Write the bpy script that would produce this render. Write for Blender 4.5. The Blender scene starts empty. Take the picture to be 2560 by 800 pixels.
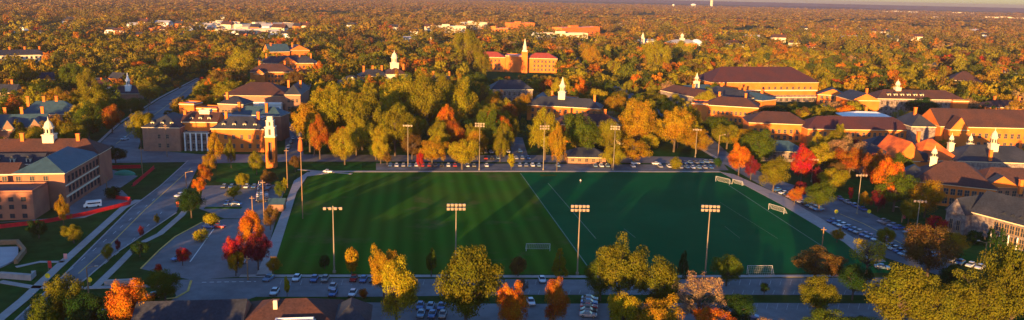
import bpy, bmesh, math, random
import numpy as np
from mathutils import Vector, Matrix, noise

R = math.radians
random.seed(7)
rng = np.random.default_rng(7)
sc = bpy.context.scene
col = sc.collection

# ------------------------------------------------------------------ camera, sky, sun, exposure
CAM_H, FPX = 80.0, 2000.0
PITCH, ROLL = R(11.7), 0.0227
cam_d = bpy.data.cameras.new('camera')
cam = bpy.data.objects.new('camera', cam_d)
col.objects.link(cam)
cam_d.sensor_width = 36.0
cam_d.lens = FPX / 2560.0 * 36.0
cam_d.clip_start, cam_d.clip_end = 1.0, 60000.0
cam.matrix_world = (Matrix.Translation((0, 0, CAM_H)) @ Matrix.Rotation(R(90) - PITCH, 4, 'X')
                    @ Matrix.Rotation(ROLL, 4, 'Z'))
sc.camera = cam

SUN_EL, SUN_AZ = R(5.0), R(18.0)      # low evening sun from behind the camera, on its left
SUN_FROM = Vector((-math.sin(SUN_AZ) * math.cos(SUN_EL), -math.cos(SUN_AZ) * math.cos(SUN_EL), math.sin(SUN_EL)))
world = bpy.data.worlds.new('World')
sc.world = world
world.use_nodes = True
wn = world.node_tree
wn.nodes.clear()
sky = wn.nodes.new('ShaderNodeTexSky')
sky.sky_type = 'NISHITA'
sky.sun_disc = False
sky.sun_elevation = SUN_EL
sky.sun_rotation = math.atan2(SUN_FROM.x, SUN_FROM.y)
sky.air_density, sky.dust_density, sky.ozone_density = 1.0, 0.6, 4.0
bg = wn.nodes.new('ShaderNodeBackground')
bg.inputs['Strength'].default_value = 0.145
wo = wn.nodes.new('ShaderNodeOutputWorld')
tint = wn.nodes.new('ShaderNodeMix'); tint.data_type = 'RGBA'; tint.blend_type = 'MULTIPLY'; tint.inputs[0].default_value = 1.0
tint.inputs[7].default_value = (1.12, 0.97, 0.97, 1)
wn.links.new(sky.outputs[0], tint.inputs[6])
wn.links.new(tint.outputs[2], bg.inputs[0])
wn.links.new(bg.outputs[0], wo.inputs[0])
sun_d = bpy.data.lights.new('sun', 'SUN')
sun_d.energy = 5.0
sun_d.angle = R(0.6)
sun_d.color = (1.0, 0.53, 0.16)
sun = bpy.data.objects.new('sun', sun_d)
col.objects.link(sun)
sun.rotation_euler = (-SUN_FROM).to_track_quat('-Z', 'Y').to_euler()
sc.view_settings.view_transform = 'Standard'
sc.view_settings.look = 'None'
sc.view_settings.exposure = 1.78
sc.view_settings.gamma = 1.0
sc.view_settings.use_curve_mapping = False
HAZE_DENSITY = 0.000072
HAZE_COLOR = (0.86, 0.60, 0.56, 1)
try:
    sc.cycles.max_bounces = 5
    sc.cycles.diffuse_bounces = 2
    sc.cycles.glossy_bounces = 2
    sc.cycles.transmission_bounces = 2
    sc.cycles.volume_bounces = 0
    sc.cycles.transparent_max_bounces = 4
except Exception:
    pass

# ------------------------------------------------------------------ photograph geometry -> ground plan
_c, _s, _cr, _sr = math.cos(PITCH), math.sin(PITCH), math.cos(ROLL), math.sin(ROLL)
def U(px, py, z=0.0):
    a, b = (px - 1280) / FPX, (400 - py) / FPX
    a, b = a * _cr - b * _sr, a * _sr + b * _cr
    d = (a, _c + b * _s, -_s + b * _c)
    t = (z - CAM_H) / d[2]
    return d[0] * t, d[1] * t
def J(x, y, z):
    z = z - CAM_H
    yc, zc = y * _s + z * _c, y * _c - z * _s
    a, b = x / zc, yc / zc
    a, b = a * _cr + b * _sr, -a * _sr + b * _cr
    return 1280 + FPX * a, 400 - FPX * b
def height_of(x, y, top):
    lo, hi = 0.0, 79.0
    for _ in range(30):
        m = (lo + hi) / 2
        if J(x, y, m)[1] > top: lo = m
        else: hi = m
    return lo

# ------------------------------------------------------------------ materials
MATS = {}
def mat(name, color, rough=0.85, vary=0.2, scale=0.6, spec=0.3, metal=0.0, objcol=False, color2=None, scale2=None, bump=0.0, rand=0.0):
    if name in MATS: return MATS[name]
    m = bpy.data.materials.new(name); m.use_nodes = True
    t = m.node_tree; n = t.nodes; l = t.links
    p = n['Principled BSDF']
    p.inputs['Roughness'].default_value = rough
    p.inputs['Metallic'].default_value = metal
    p.inputs['Specular IOR Level'].default_value = spec
    tc = n.new('ShaderNodeTexCoord')
    nz = n.new('ShaderNodeTexNoise'); nz.inputs['Scale'].default_value = scale; nz.inputs['Detail'].default_value = 6
    nz.inputs['Roughness'].default_value = 0.65
    l.new(tc.outputs['Object'], nz.inputs['Vector'])
    mr = n.new('ShaderNodeMapRange')
    mr.inputs[1].default_value = 0.3; mr.inputs[2].default_value = 0.7
    mr.inputs[3].default_value = 1 - vary; mr.inputs[4].default_value = 1 + vary
    l.new(nz.outputs[0], mr.inputs[0])
    if objcol:
        oi = n.new('ShaderNodeObjectInfo'); base = oi.outputs['Color']
    else:
        rgb = n.new('ShaderNodeRGB'); rgb.outputs[0].default_value = (*color, 1); base = rgb.outputs[0]
    if color2:
        n2 = n.new('ShaderNodeTexNoise'); n2.inputs['Scale'].default_value = scale2 or scale * 0.3; n2.inputs['Detail'].default_value = 5
        l.new(tc.outputs['Object'], n2.inputs['Vector'])
        r2 = n.new('ShaderNodeMapRange'); r2.inputs[1].default_value = 0.42; r2.inputs[2].default_value = 0.6
        l.new(n2.outputs[0], r2.inputs[0])
        mx = n.new('ShaderNodeMix'); mx.data_type = 'RGBA'
        l.new(r2.outputs[0], mx.inputs[0]); l.new(base, mx.inputs[6]); mx.inputs[7].default_value = (*color2, 1)
        base = mx.outputs[2]
    vm = n.new('ShaderNodeVectorMath'); vm.operation = 'SCALE'
    l.new(base, vm.inputs[0])
    l.new(mr.outputs[0], vm.inputs['Scale'])
    l.new(vm.outputs[0], p.inputs['Base Color'])
    if bump:
        b = n.new('ShaderNodeBump'); b.inputs['Strength'].default_value = bump; b.inputs['Distance'].default_value = 0.15
        l.new(nz.outputs[0], b.inputs['Height']); l.new(b.outputs[0], p.inputs['Normal'])
    MATS[name] = m
    return m

def leaf_material(name, attr=False):
    m = bpy.data.materials.new(name); m.use_nodes = True
    t = m.node_tree; n = t.nodes; l = t.links
    n.clear()
    out = n.new('ShaderNodeOutputMaterial')
    if attr:
        a = n.new('ShaderNodeAttribute'); a.attribute_name = 'Col'; base = a.outputs['Color']
    else:
        oi = n.new('ShaderNodeObjectInfo'); base = oi.outputs['Color']
    g = n.new('ShaderNodeNewGeometry')
    hs = n.new('ShaderNodeHueSaturation')
    m1 = n.new('ShaderNodeMapRange'); m1.inputs[3].default_value = 0.480; m1.inputs[4].default_value = 0.524
    m2 = n.new('ShaderNodeMapRange'); m2.inputs[3].default_value = 0.74 if not attr else 0.85; m2.inputs[4].default_value = 1.26 if not attr else 1.15
    ml = n.new('ShaderNodeMath'); ml.operation = 'MULTIPLY'; ml.inputs[1].default_value = 7.31
    fr = n.new('ShaderNodeMath'); fr.operation = 'FRACT'
    l.new(g.outputs['Random Per Island'], ml.inputs[0]); l.new(ml.outputs[0], fr.inputs[0])
    l.new(fr.outputs[0], m2.inputs[0])
    tc = n.new('ShaderNodeTexCoord')
    nz = n.new('ShaderNodeTexNoise'); nz.inputs['Scale'].default_value = 3.2 if not attr else 0.05
    nz.inputs['Detail'].default_value = 3
    l.new(tc.outputs['Object'], nz.inputs['Vector'])
    ad = n.new('ShaderNodeMath'); ad.operation = 'ADD'; ad.inputs[1].default_value = -0.5
    l.new(nz.outputs[0], ad.inputs[0])
    amp = n.new('ShaderNodeMath'); amp.operation = 'MULTIPLY'; amp.inputs[1].default_value = 3.0 if not attr else 1.2
    l.new(ad.outputs[0], amp.inputs[0])
    ad2 = n.new('ShaderNodeMath'); ad2.operation = 'ADD'
    l.new(amp.outputs[0], ad2.inputs[0]); l.new(g.outputs['Random Per Island'], ad2.inputs[1])
    l.new(ad2.outputs[0], m1.inputs[0])
    m1.clamp = False
    l.new(m1.outputs[0], hs.inputs['Hue']); l.new(m2.outputs[0], hs.inputs['Value'])
    l.new(base, hs.inputs['Color'])
    d = n.new('ShaderNodeBsdfDiffuse'); tr = n.new('ShaderNodeBsdfTranslucent')
    l.new(hs.outputs[0], d.inputs[0]); l.new(hs.outputs[0], tr.inputs[0])
    mx = n.new('ShaderNodeMixShader'); mx.inputs[0].default_value = 0.22
    l.new(d.outputs[0], mx.inputs[1]); l.new(tr.outputs[0], mx.inputs[2]); l.new(mx.outputs[0], out.inputs[0])
    return m
LEAF = leaf_material('autumn_leaves')
LEAF_FAR = leaf_material('distant_leaves', True)
M_BARK = mat('bark', (0.09, 0.065, 0.05), vary=0.3, scale=4)
M_BRICK = mat('red_brick', (0.34, 0.145, 0.085), vary=0.18, scale=0.5, color2=(0.27, 0.11, 0.07), scale2=0.25)
M_BRICK2 = mat('brown_brick', (0.27, 0.14, 0.095), vary=0.2, scale=0.5, color2=(0.32, 0.15, 0.09), scale2=0.2)
M_BRICKO = mat('sunlit_orange_brick', (0.62, 0.175, 0.025), vary=0.16, scale=0.4, color2=(0.54, 0.135, 0.02), scale2=0.2)  # orange brick brightened and saturated to carry low sun on lit walls
M_STONE = mat('grey_stone', (0.23, 0.19, 0.17), vary=0.35, scale=1.5, color2=(0.13, 0.10, 0.10), scale2=0.8)
M_CREAM = mat('cream_paint', (0.68, 0.58, 0.42), vary=0.08, scale=1.0)
M_WHITE = mat('white_paint', (0.78, 0.77, 0.74), vary=0.08, scale=1.0)
M_FRAME = mat('window_trim', (0.34, 0.22, 0.12), vary=0.08)
M_SLATE = mat('slate_roof', (0.020, 0.025, 0.038), vary=0.42, scale=1.6, rough=0.7, color2=(0.032, 0.036, 0.05), scale2=0.12)
M_TEAL = mat('teal_roof', (0.03, 0.07, 0.10), vary=0.25, scale=0.5, rough=0.6)
M_BROWN = mat('brown_roof', (0.055, 0.026, 0.024), vary=0.42, scale=1.6, color2=(0.075, 0.03, 0.022), scale2=0.12)
M_LITROOF_BANNER = mat('sunlit_roof_and_banner', (0.60, 0.13, 0.02), vary=0.3, scale=0.3, color2=(0.36, 0.075, 0.02), scale2=0.2)  # brown roof coloured orange for the low sun on it; also the banner
M_MAROON = mat('maroon_roof', (0.06, 0.018, 0.022), vary=0.42, scale=1.6, color2=(0.045, 0.018, 0.026), scale2=0.1)
M_REDROOF = mat('red_roof', (0.30, 0.05, 0.035), vary=0.2, scale=0.4)
M_PALEROOF = mat('pale_membrane_roof', (0.34, 0.34, 0.36), vary=0.15, scale=0.15)
M_GLASS = mat('window_glass', (0.03, 0.04, 0.055), rough=0.12, spec=0.6, vary=0.3, scale=0.3)
M_ASPHALT = mat('asphalt', (0.13, 0.145, 0.165), vary=0.22, scale=0.25, color2=(0.085, 0.095, 0.11), scale2=0.11)
M_OLDASPH = mat('worn_asphalt', (0.165, 0.165, 0.175), vary=0.2, scale=0.3, color2=(0.115, 0.12, 0.13), scale2=0.05)
M_CONC = mat('concrete', (0.32, 0.29, 0.28), vary=0.15, scale=0.4)
M_PAINTW = mat('road_paint_white', (0.62, 0.62, 0.60), vary=0.2, scale=1.0)
M_LINE = mat('faded_line_paint', (0.10, 0.19, 0.13), vary=0.3, scale=0.6)
M_GOAL = mat('goal_paint', (0.45, 0.47, 0.47), vary=0.1)
M_BAY = mat('worn_bay_paint', (0.30, 0.30, 0.31), vary=0.5, scale=0.8)
M_PAINTY = mat('road_paint_yellow', (0.62, 0.40, 0.10), vary=0.25, scale=1.0)
M_STEEL = mat('galvanised_steel', (0.24, 0.20, 0.15), rough=0.5, metal=0.2, vary=0.1)
M_WOODPOLE = mat('wood_pole', (0.26, 0.15, 0.08), vary=0.2, scale=2)
M_LAMP = mat('lamp_housing', (0.27, 0.20, 0.15), rough=0.35, vary=0.1)
M_DARK = mat('dark_metal', (0.03, 0.03, 0.035), rough=0.5)
M_TYRE = mat('tyre_rubber', (0.02, 0.02, 0.02), rough=0.9)
M_CARGLASS = mat('car_glass', (0.02, 0.03, 0.04), rough=0.08, spec=0.8, vary=0.05)
M_PAINT = mat('car_paint', (0.5, 0.5, 0.5), rough=0.25, spec=0.6, vary=0.02, objcol=True)
M_OBJ = mat('painted_surface', (0.5, 0.5, 0.5), rough=0.6, vary=0.12, scale=1.5, objcol=True)
M_REDF = mat('red_fabric_fence', (0.50, 0.012, 0.02), vary=0.2, scale=0.8)
M_NET = mat('goal_net', (0.40, 0.42, 0.42), vary=0.1)
M_GRASS = mat('lawn_grass', (0.018, 0.095, 0.016), vary=0.35, scale=0.35, color2=(0.045, 0.08, 0.016), scale2=0.04, spec=0.0)
M_TURF = mat('artificial_turf', (0.003, 0.088, 0.029), vary=0.08, scale=0.08, color2=(0.004, 0.100, 0.034), scale2=0.03, spec=0.0)

def field_material():
    m = mat('mown_field', (0.030, 0.118, 0.012), vary=0.15, scale=3.0, spec=0.0, color2=(0.048, 0.112, 0.013), scale2=0.03, bump=1.0)
    t = m.node_tree; n = t.nodes; l = t.links
    p = n['Principled BSDF']
    src = p.inputs['Base Color'].links[0].from_socket
    tc = n.new('ShaderNodeTexCoord')
    mp = n.new('ShaderNodeMapping'); mp.inputs['Rotation'].default_value = (0, 0, R(-7))
    l.new(tc.outputs['Object'], mp.inputs[0])
    w = n.new('ShaderNodeTexWave'); w.inputs['Scale'].default_value = 0.055; w.inputs['Distortion'].default_value = 0.35
    w.inputs['Detail'].default_value = 2
    l.new(mp.outputs[0], w.inputs[0])
    w2 = n.new('ShaderNodeTexWave'); w2.inputs['Scale'].default_value = 0.013; w2.inputs['Distortion'].default_value = 0.3
    l.new(mp.outputs[0], w2.inputs[0])
    mr = n.new('ShaderNodeMapRange'); mr.inputs[3].default_value = 0.80; mr.inputs[4].default_value = 1.12
    l.new(w.outputs[1], mr.inputs[0])
    mr2 = n.new('ShaderNodeMapRange'); mr2.inputs[3].default_value = 0.88; mr2.inputs[4].default_value = 1.1
    l.new(w2.outputs[1], mr2.inputs[0])
    mm = n.new('ShaderNodeMath'); mm.operation = 'MULTIPLY'
    l.new(mr.outputs[0], mm.inputs[0]); l.new(mr2.outputs[0], mm.inputs[1])
    v = n.new('ShaderNodeVectorMath'); v.operation = 'SCALE'
    l.new(src, v.inputs[0]); l.new(mm.outputs[0], v.inputs['Scale'])
    # worn, dry patches of the grass
    nz = n.new('ShaderNodeTexNoise'); nz.inputs['Scale'].default_value = 0.045; nz.inputs['Detail'].default_value = 8; nz.inputs['Roughness'].default_value = 0.7
    l.new(tc.outputs['Object'], nz.inputs['Vector'])
    r = n.new('ShaderNodeMapRange'); r.inputs[1].default_value = 0.55; r.inputs[2].default_value = 0.70; r.inputs[4].default_value = 0.65
    l.new(nz.outputs[0], r.inputs[0])
    mx = n.new('ShaderNodeMix'); mx.data_type = 'RGBA'
    l.new(r.outputs[0], mx.inputs[0]); l.new(v.outputs[0], mx.inputs[6]); mx.inputs[7].default_value = (0.13, 0.10, 0.045, 1)
    l.new(mx.outputs[2], p.inputs['Base Color'])
    return m
M_FIELD = field_material()

# ------------------------------------------------------------------ object helpers
def mesh_from(name, verts, faces, mats, fmat=None, smooth=False):
    me = bpy.data.meshes.new(name)
    me.from_pydata([tuple(v) for v in verts], [], faces)
    for m in mats: me.materials.append(m)
    if fmat is not None: me.polygons.foreach_set('material_index', fmat)
    if smooth: me.polygons.foreach_set('use_smooth', [True] * len(me.polygons))
    me.update()
    return me
def link(name, me, parent=None, loc=(0, 0, 0), rz=0.0, scale=(1, 1, 1), color=None):
    o = bpy.data.objects.new(name, me); col.objects.link(o)
    o.location = loc; o.rotation_euler = (0, 0, rz); o.scale = scale
    if parent is not None: o.parent = parent
    if color: o.color = (*color, 1)
    return o
def empty(name, loc, rz=0.0, scale=(1, 1, 1)):
    o = bpy.data.objects.new(name, None); col.objects.link(o)
    o.location = loc; o.rotation_euler = (0, 0, rz); o.scale = scale; o.empty_display_size = 0.5
    return o
def tag(o, label=None, cat=None, group=None, kind=None):
    if label: o['label'] = label
    if cat: o['category'] = cat
    if group: o['group'] = group
    if kind: o['kind'] = kind
    return o
def copy_tree(o, parent=None, color=None):
    c = o.copy(); col.objects.link(c)
    if parent is not None: c.parent = parent
    for ch in [x for x in KIDS.get(o.name, [])]:
        d = copy_tree(ch, c, color)
        KIDS.setdefault(c.name, []).append(d)
    if color is not None and c.type == 'MESH' and c.get('_paint'): c.color = (*color, 1)
    return c
KIDS = {}
def kid(parent, o):
    o.parent = parent; KIDS.setdefault(parent.name, []).append(o); return o

class MB:
    def __init__(s): s.v = []; s.f = []; s.m = []
    def add(s, verts, faces, mi=0):
        b = len(s.v); s.v += [tuple(v) for v in verts]; s.f += [tuple(i + b for i in f) for f in faces]; s.m += [mi] * len(faces)
    def box(s, x0, x1, y0, y1, z0, z1, mi=0):
        s.add([(x0,y0,z0),(x1,y0,z0),(x1,y1,z0),(x0,y1,z0),(x0,y0,z1),(x1,y0,z1),(x1,y1,z1),(x0,y1,z1)],
              [(0,3,2,1),(4,5,6,7),(0,1,5,4),(1,2,6,5),(2,3,7,6),(3,0,4,7)], mi)
    def tube(s, p, q, r0, r1=None, n=8, mi=0):
        r1 = r0 if r1 is None else r1
        p, q = Vector(p), Vector(q); d = (q - p).normalized()
        a = d.orthogonal().normalized(); b = d.cross(a)
        ring = [(a * math.cos(2*math.pi*i/n) + b * math.sin(2*math.pi*i/n)) for i in range(n)]
        s.add([p + k * r0 for k in ring] + [q + k * r1 for k in ring],
              [(i, (i+1) % n, n + (i+1) % n, n + i) for i in range(n)] + [tuple(range(n-1, -1, -1)), tuple(range(n, 2*n))], mi)
    def lathe(s, prof, cx=0, cy=0, n=12, mi=0, rot=0.0):
        k = len(prof); vs = []; fs = []
        for (r, z) in prof:
            for i in range(n):
                t = 2 * math.pi * i / n + rot
                vs.append((cx + r * math.cos(t), cy + r * math.sin(t), z))
        for j in range(k - 1):
            for i in range(n):
                fs.append((j*n+i, j*n+(i+1) % n, (j+1)*n+(i+1) % n, (j+1)*n+i))
        fs.append(tuple(range(n-1, -1, -1))); fs.append(tuple((k-1)*n + i for i in range(n)))
        s.add(vs, fs, mi)
    def mesh(s, name, mats, smooth=False):
        return mesh_from(name, s.v, s.f, mats if isinstance(mats, (list, tuple)) else [mats], s.m, smooth)
    def build(s, name, mats, parent=None, **k):
        o = link(name, s.mesh(name, mats), parent, **k)
        if parent is not None: KIDS.setdefault(parent.name, []).append(o)
        return o

SOFT = []
KEEP = []          # keep-out polygons (world) for the wooded areas
def keepout(pts): KEEP.append(np.array(pts, float))
def inside(poly, x, y):
    n = len(poly); r = np.zeros(x.shape, bool); j = n - 1
    for i in range(n):
        xi, yi, xj, yj = *poly[i], *poly[j]
        c = ((yi > y) != (yj > y)) & (x < (xj - xi) * (y - yi) / ((yj - yi) if yj != yi else 1e-9) + xi)
        r ^= c; j = i
    return r

def sheet(name, pts, z, m, world_pts=False, keep=True, top=None, label=None):
    """a flat area of ground outlined by photo points; with top it is a raised slab (kerb height)"""
    w = list(pts) if world_pts else [U(*p) for p in pts]
    a = sum(w[i][0] * w[(i+1) % len(w)][1] - w[(i+1) % len(w)][0] * w[i][1] for i in range(len(w)))
    if a < 0: w = w[::-1]
    if keep: keepout(w)
    n = len(w)
    if top is None:
        vs = [(x, y, z) for x, y in w]; fs = [tuple(range(n))]
    else:
        vs = [(x, y, z) for x, y in w] + [(x, y, top) for x, y in w]
        fs = [tuple(range(n, 2*n))] + [(i, (i+1) % n, n + (i+1) % n, n + i) for i in range(n)]
    o = link(name, mesh_from(name, vs, fs, [m]))
    tag(o, label, None, None, 'structure')
    return o
def strip(name, pts, width, z, m, world_pts=False, keep=False, top=None, closed=False, dash=None):
    w = [Vector(p) for p in (pts if world_pts else [U(*p) for p in pts])]
    mb = MB()
    def seg(a, b, na, nb):
        h = width / 2
        q = [a - na * h, b - nb * h, b + nb * h, a + na * h]
        if top is None:
            mb.add([(p.x, p.y, z) for p in q], [(0, 1, 2, 3)])
        else:
            mb.add([(p.x, p.y, z) for p in q] + [(p.x, p.y, top) for p in q], [(4,5,6,7),(0,1,5,4),(1,2,6,5),(2,3,7,6),(3,0,4,7)])
    nrm = []
    for i in range(len(w)):
        a = w[max(i-1, 0)]; b = w[min(i+1, len(w)-1)]
        d = (b - a).normalized(); nrm.append(Vector((-d.y, d.x)))
    for i in range(len(w)-1):
        if dash:
            L = (w[i+1]-w[i]).length; d = (w[i+1]-w[i]).normalized(); t = 0
            nn = Vector((-d.y, d.x))
            while t < L:
                seg(w[i] + d*t, w[i] + d*min(t+dash[0], L), nn, nn); t += dash[0] + dash[1]
        else:
            seg(w[i], w[i+1], nrm[i], nrm[i+1])
    # faces upward
    o = mb.build(name, m)
    tag(o, None, None, None, 'structure')
    if keep:
        h = width / 2 + 1.0
        for i in range(len(w)-1):
            keepout([tuple(w[i] - nrm[i]*h), tuple(w[i+1] - nrm[i+1]*h), tuple(w[i+1] + nrm[i+1]*h), tuple(w[i] + nrm[i]*h)])
    return o

# ------------------------------------------------------------------ ground
def ground():
    m = mat('open_ground', (0.016, 0.066, 0.014), vary=0.35, scale=0.2, color2=(0.034, 0.058, 0.018), scale2=0.02, spec=0.0)
    S = 30000
    o = link('ground', mesh_from('ground', [(-S,-S,0),(S,-S,0),(S,S,0),(-S,S,0)], [(0,1,2,3)], [m]))
    tag(o, kind='structure')
ground()
def hills():
    m = mat('wooded_hill', (0.10, 0.065, 0.055), vary=0.3, scale=0.004, spec=0.05)
    for r0, hmax, seed, name in ((8200, 26, 3.1, 'low_ridge'), (12500, 50, 9.4, 'far_hills')):
        vs = []; fs = []; n = 260; k = 7
        for j in range(k):
            for i in range(n + 1):
                t = R(-52) + R(104) * i / n
                r = r0 + j * 380
                prof = math.sin(math.pi * j / (k - 1))
                h = hmax * prof * (0.78 + 0.42 * noise.noise(Vector((t * 7, seed, j * 0.3))) + 0.12 * noise.noise(Vector((t * 60, seed, j))))
                if name == 'low_ridge': h *= max(0.0, 0.5 + 1.0 * noise.noise(Vector((t * 4 + 11, 2, 0))))
                vs.append((r * math.sin(t), r * math.cos(t), h - 0.5))
        for j in range(k - 1):
            for i in range(n):
                a = j * (n + 1) + i
                fs.append((a, a + 1, a + n + 2, a + n + 1))
        tag(link(name, mesh_from(name, vs, fs, [m], smooth=True)), kind='structure')
hills()

# playing fields
sheet('playing_field', [(655, 684), (1480, 686), (1299, 431), (775, 431)], 0.03, M_FIELD)
sheet('turf_field', [(1480, 686), (2262, 682), (2150, 612), (1800, 432), (1299, 431)], 0.03, M_TURF)
strip('field_line', [(1482, 684), (1301, 433)], 0.35, 0.05, M_LINE)
strip('field_line', [(1370, 458), (1490, 597)], 0.28, 0.05, M_LINE)
strip('field_line', [(1820, 462), (2065, 622)], 0.35, 0.05, M_LINE)
strip('field_line', [(1560, 572), (1588, 594)], 0.22, 0.05, M_LINE)
strip('field_line', [(1800, 506), (1945, 597)], 0.13, 0.05, M_LINE)
strip('field_line', [(1812, 566), (1850, 596)], 0.13, 0.05, M_LINE)
sheet('bare_patch', [(1350, 436), (1388, 436), (1392, 440), (1352, 441)], 0.06, M_GRASS, keep=False)
# walks round the fields
strip('footpath', [(600, 690), (1000, 690), (1480, 692), (2135, 690)], 1.9, 0.02, M_CONC, top=0.10)
strip('footpath', [(775, 429), (1300, 428), (1800, 429)], 2.6, 0.02, M_CONC, top=0.10)
sheet('path', [(640, 690), (677, 690), (742, 480), (768, 441), (822, 434), (822, 430), (768, 431), (735, 452), (705, 530)], 0.02, M_CONC, top=0.10)
sheet('path', [(1800, 430), (1835, 436), (1960, 492), (2145, 601), (2215, 655), (2170, 655), (2110, 606), (1950, 510), (1826, 444)], 0.02, M_CONC, top=0.09)
strip('footpath', [(745, 424), (880, 435)], 1.6, 0.02, M_CONC, top=0.11)

# roads
ROAD_W = dict(keep=True)
sheet('avenue_road', [(38, 800), (-60, 880), (40, 880), (87, 800), (217, 695), (287, 635), (441, 530), (492, 424), (498, 408), (470, 404), (400, 468), (329, 520), (160, 690)], 0.03, M_ASPHALT)
sheet('upper_road', [(236, 372), (300, 312), (400, 248), (497, 196), (513, 197), (447, 262), (400, 305), (352, 352), (345, 372)], 0.03, M_ASPHALT)
strip('upper_road_line', [(290, 360), (365, 302), (425, 258), (503, 197)], 0.3, 0.05, M_PAINTY)
strip('kerb', [(236, 366), (298, 308), (398, 245), (494, 195)], 1.6, 0.02, M_CONC, top=0.16)
SOFT.append(np.array([U(250, 385), U(300, 385), U(460, 290), U(560, 205), U(497, 190), U(440, 205), U(330, 270), U(225, 355)]))
sheet('cross_street', [(236, 372), (345, 372), (500, 386), (740, 386), (1020, 388), (1400, 388), (1700, 392), (1830, 402), (1830, 412), (1560, 407), (1020, 404), (740, 404), (498, 409), (470, 405), (260, 408)], 0.045, M_OLDASPH)
strip('centre_line', [(196, 684), (262, 625), (360, 527), (478, 420)], 0.35, 0.05, M_PAINTY)
strip('lane_line', [(140, 705), (300, 570), (395, 490)], 0.16, 0.05, M_PAINTW, dash=(3, 6))
strip('lane_line', [(262, 660), (330, 602), (405, 530)], 0.16, 0.05, M_PAINTW, dash=(3, 5))
strip('footpath', [(-40, 830), (60, 748), (140, 672), (308, 520), (345, 500)], 2.6, 0.02, M_CONC, top=0.12)
strip('kerb', [(87, 800), (217, 695), (287, 635), (441, 532)], 0.5, 0.02, M_CONC, top=0.14)
strip('kerb', [(38, 800), (160, 688), (329, 519), (400, 466), (470, 402)], 0.5, 0.02, M_CONC, top=0.14)
strip('footpath', [(240, 716), (290, 668), (345, 612), (400, 585), (452, 540), (462, 528)], 2.2, 0.02, M_CONC, top=0.12)
strip('footpath', [(0, 704), (80, 718), (210, 720), (330, 716), (430, 715)], 2.0, 0.02, M_CONC, top=0.12)
strip('footpath', [(40, 668), (100, 655), (160, 655)], 1.6, 0.02, M_CONC, top=0.12)
sheet('plaza', [(-60, 560), (210, 545), (330, 500), (300, 470), (345, 440), (262, 420), (180, 512), (140, 545)], 0.02, M_OLDASPH)
sheet('pale_terrace', [(-40, 622), (46, 620), (46, 650), (-40, 690)], 0.03, M_PALEROOF, top=0.5)
# car parks
sheet('car_park', [(352, 672), (438, 592), (505, 556), (560, 548), (690, 548), (676, 600), (640, 690), (600, 692), (480, 700), (430, 690)], 0.03, M_OLDASPH)
sheet('upper_car_park', [(508, 464), (715, 462), (700, 512), (690, 548), (560, 546), (520, 530), (498, 522)], 0.035, M_OLDASPH)
strip('grass_island', [(512, 520), (604, 520)], 2.4, 0.02, M_GRASS, top=0.16)
strip('kerb', [(352, 672), (398, 626), (438, 592), (505, 556)], 0.45, 0.03, M_PAINTY, top=0.17)
strip('kerb', [(478, 702), (470, 728), (440, 745), (415, 748)], 0.6, 0.03, M_PAINTY, top=0.17)
strip('bay_line', [(475, 655), (535, 572)], 0.3, 0.05, M_PAINTW)
sheet('service_lane', [(430, 700), (640, 694), (1000, 697), (1480, 699), (2240, 694), (2240, 738), (1820, 737), (1300, 737), (920, 742), (640, 742), (470, 800), (380, 800), (440, 740)], 0.025, M_OLDASPH)
sheet('lower_lane', [(900, 756), (1300, 760), (1820, 757), (2400, 760), (2500, 880), (700, 880)], 0.028, M_OLDASPH)
strip('lane_line', [(505, 706), (640, 704)], 0.3, 0.05, M_PAINTW, dash=(1.2, 0.8))
bx = 0
for k in range(60):   # parking bay lines of the lane
    x = 700 + k * 25.5
    if 1380 < x < 1440: continue
    strip('bay_line', [(x + 4, 700), (x, 713)], 0.14, 0.05, M_BAY)
for k in range(44):
    x = 1120 + k * 25.5
    strip('bay_line', [(x, 726), (x - 4, 736)], 0.14, 0.05, M_BAY)
for k in range(26):
    x = 1840 + k * 25.5
    strip('bay_line', [(x + 3, 759), (x - 1, 774)], 0.14, 0.05, M_BAY)
# street right of the turf with its two rows of cars
sheet('side_street', [(1700, 340), (1765, 332), (1822, 384), (1900, 430), (1960, 455), (2120, 505), (2290, 590), (2400, 650), (2350, 690), (2200, 640), (2060, 555), (1950, 490), (1840, 428), (1760, 380)], 0.05, M_ASPHALT)
strip('centre_line', [(2100, 535), (2160, 560), (2255, 610)], 0.35, 0.07, M_PAINTY)
sheet('long_avenue', [(1412, 96), (1420, 96), (1462, 172), (1550, 217), (1655, 272), (1765, 332), (1728, 340), (1634, 280), (1526, 222), (1446, 176)], 0.03, M_ASPHALT)
strip('footpath', [(1718, 352), (1800, 400)], 1.8, 0.06, M_CONC, top=0.12)
sheet('parking_strip', [(940, 408), (1810, 412), (1822, 426), (940, 425)], 0.06, M_ASPHALT)
sheet('lawn', [(770, 405), (905, 405), (905, 428), (800, 430)], 0.02, M_GRASS)
sheet('lawn', [(545, 405), (660, 408), (650, 458), (540, 455)], 0.02, M_GRASS)
sheet('lawn', [(2080, 445), (2190, 450), (2190, 498), (2085, 498)], 0.02, M_GRASS)
sheet('lawn', [(2390, 620), (2470, 612), (2480, 670), (2410, 655)], 0.02, M_GRASS)
sheet('lawn', [(355, 372), (550, 374), (545, 384), (350, 384)], 0.02, M_GRASS, keep=True)
sheet('lawn', [(2040, 262), (2160, 262), (2160, 285), (2040, 285)], 0.02, M_GRASS)
strip('footpath', [(2055, 245), (2070, 280)], 3, 0.03, M_CONC, top=0.12, keep=True)
strip('street', [(780, 175), (752, 260)], 7, 0.03, M_ASPHALT, keep=True)
strip('street', [(700, 300), (735, 345), (735, 388)], 9, 0.03, M_ASPHALT, keep=True)
strip('street', [(1190, 260), (1180, 330), (1290, 345), (1300, 388)], 8, 0.03, M_ASPHALT, keep=True)
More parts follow.
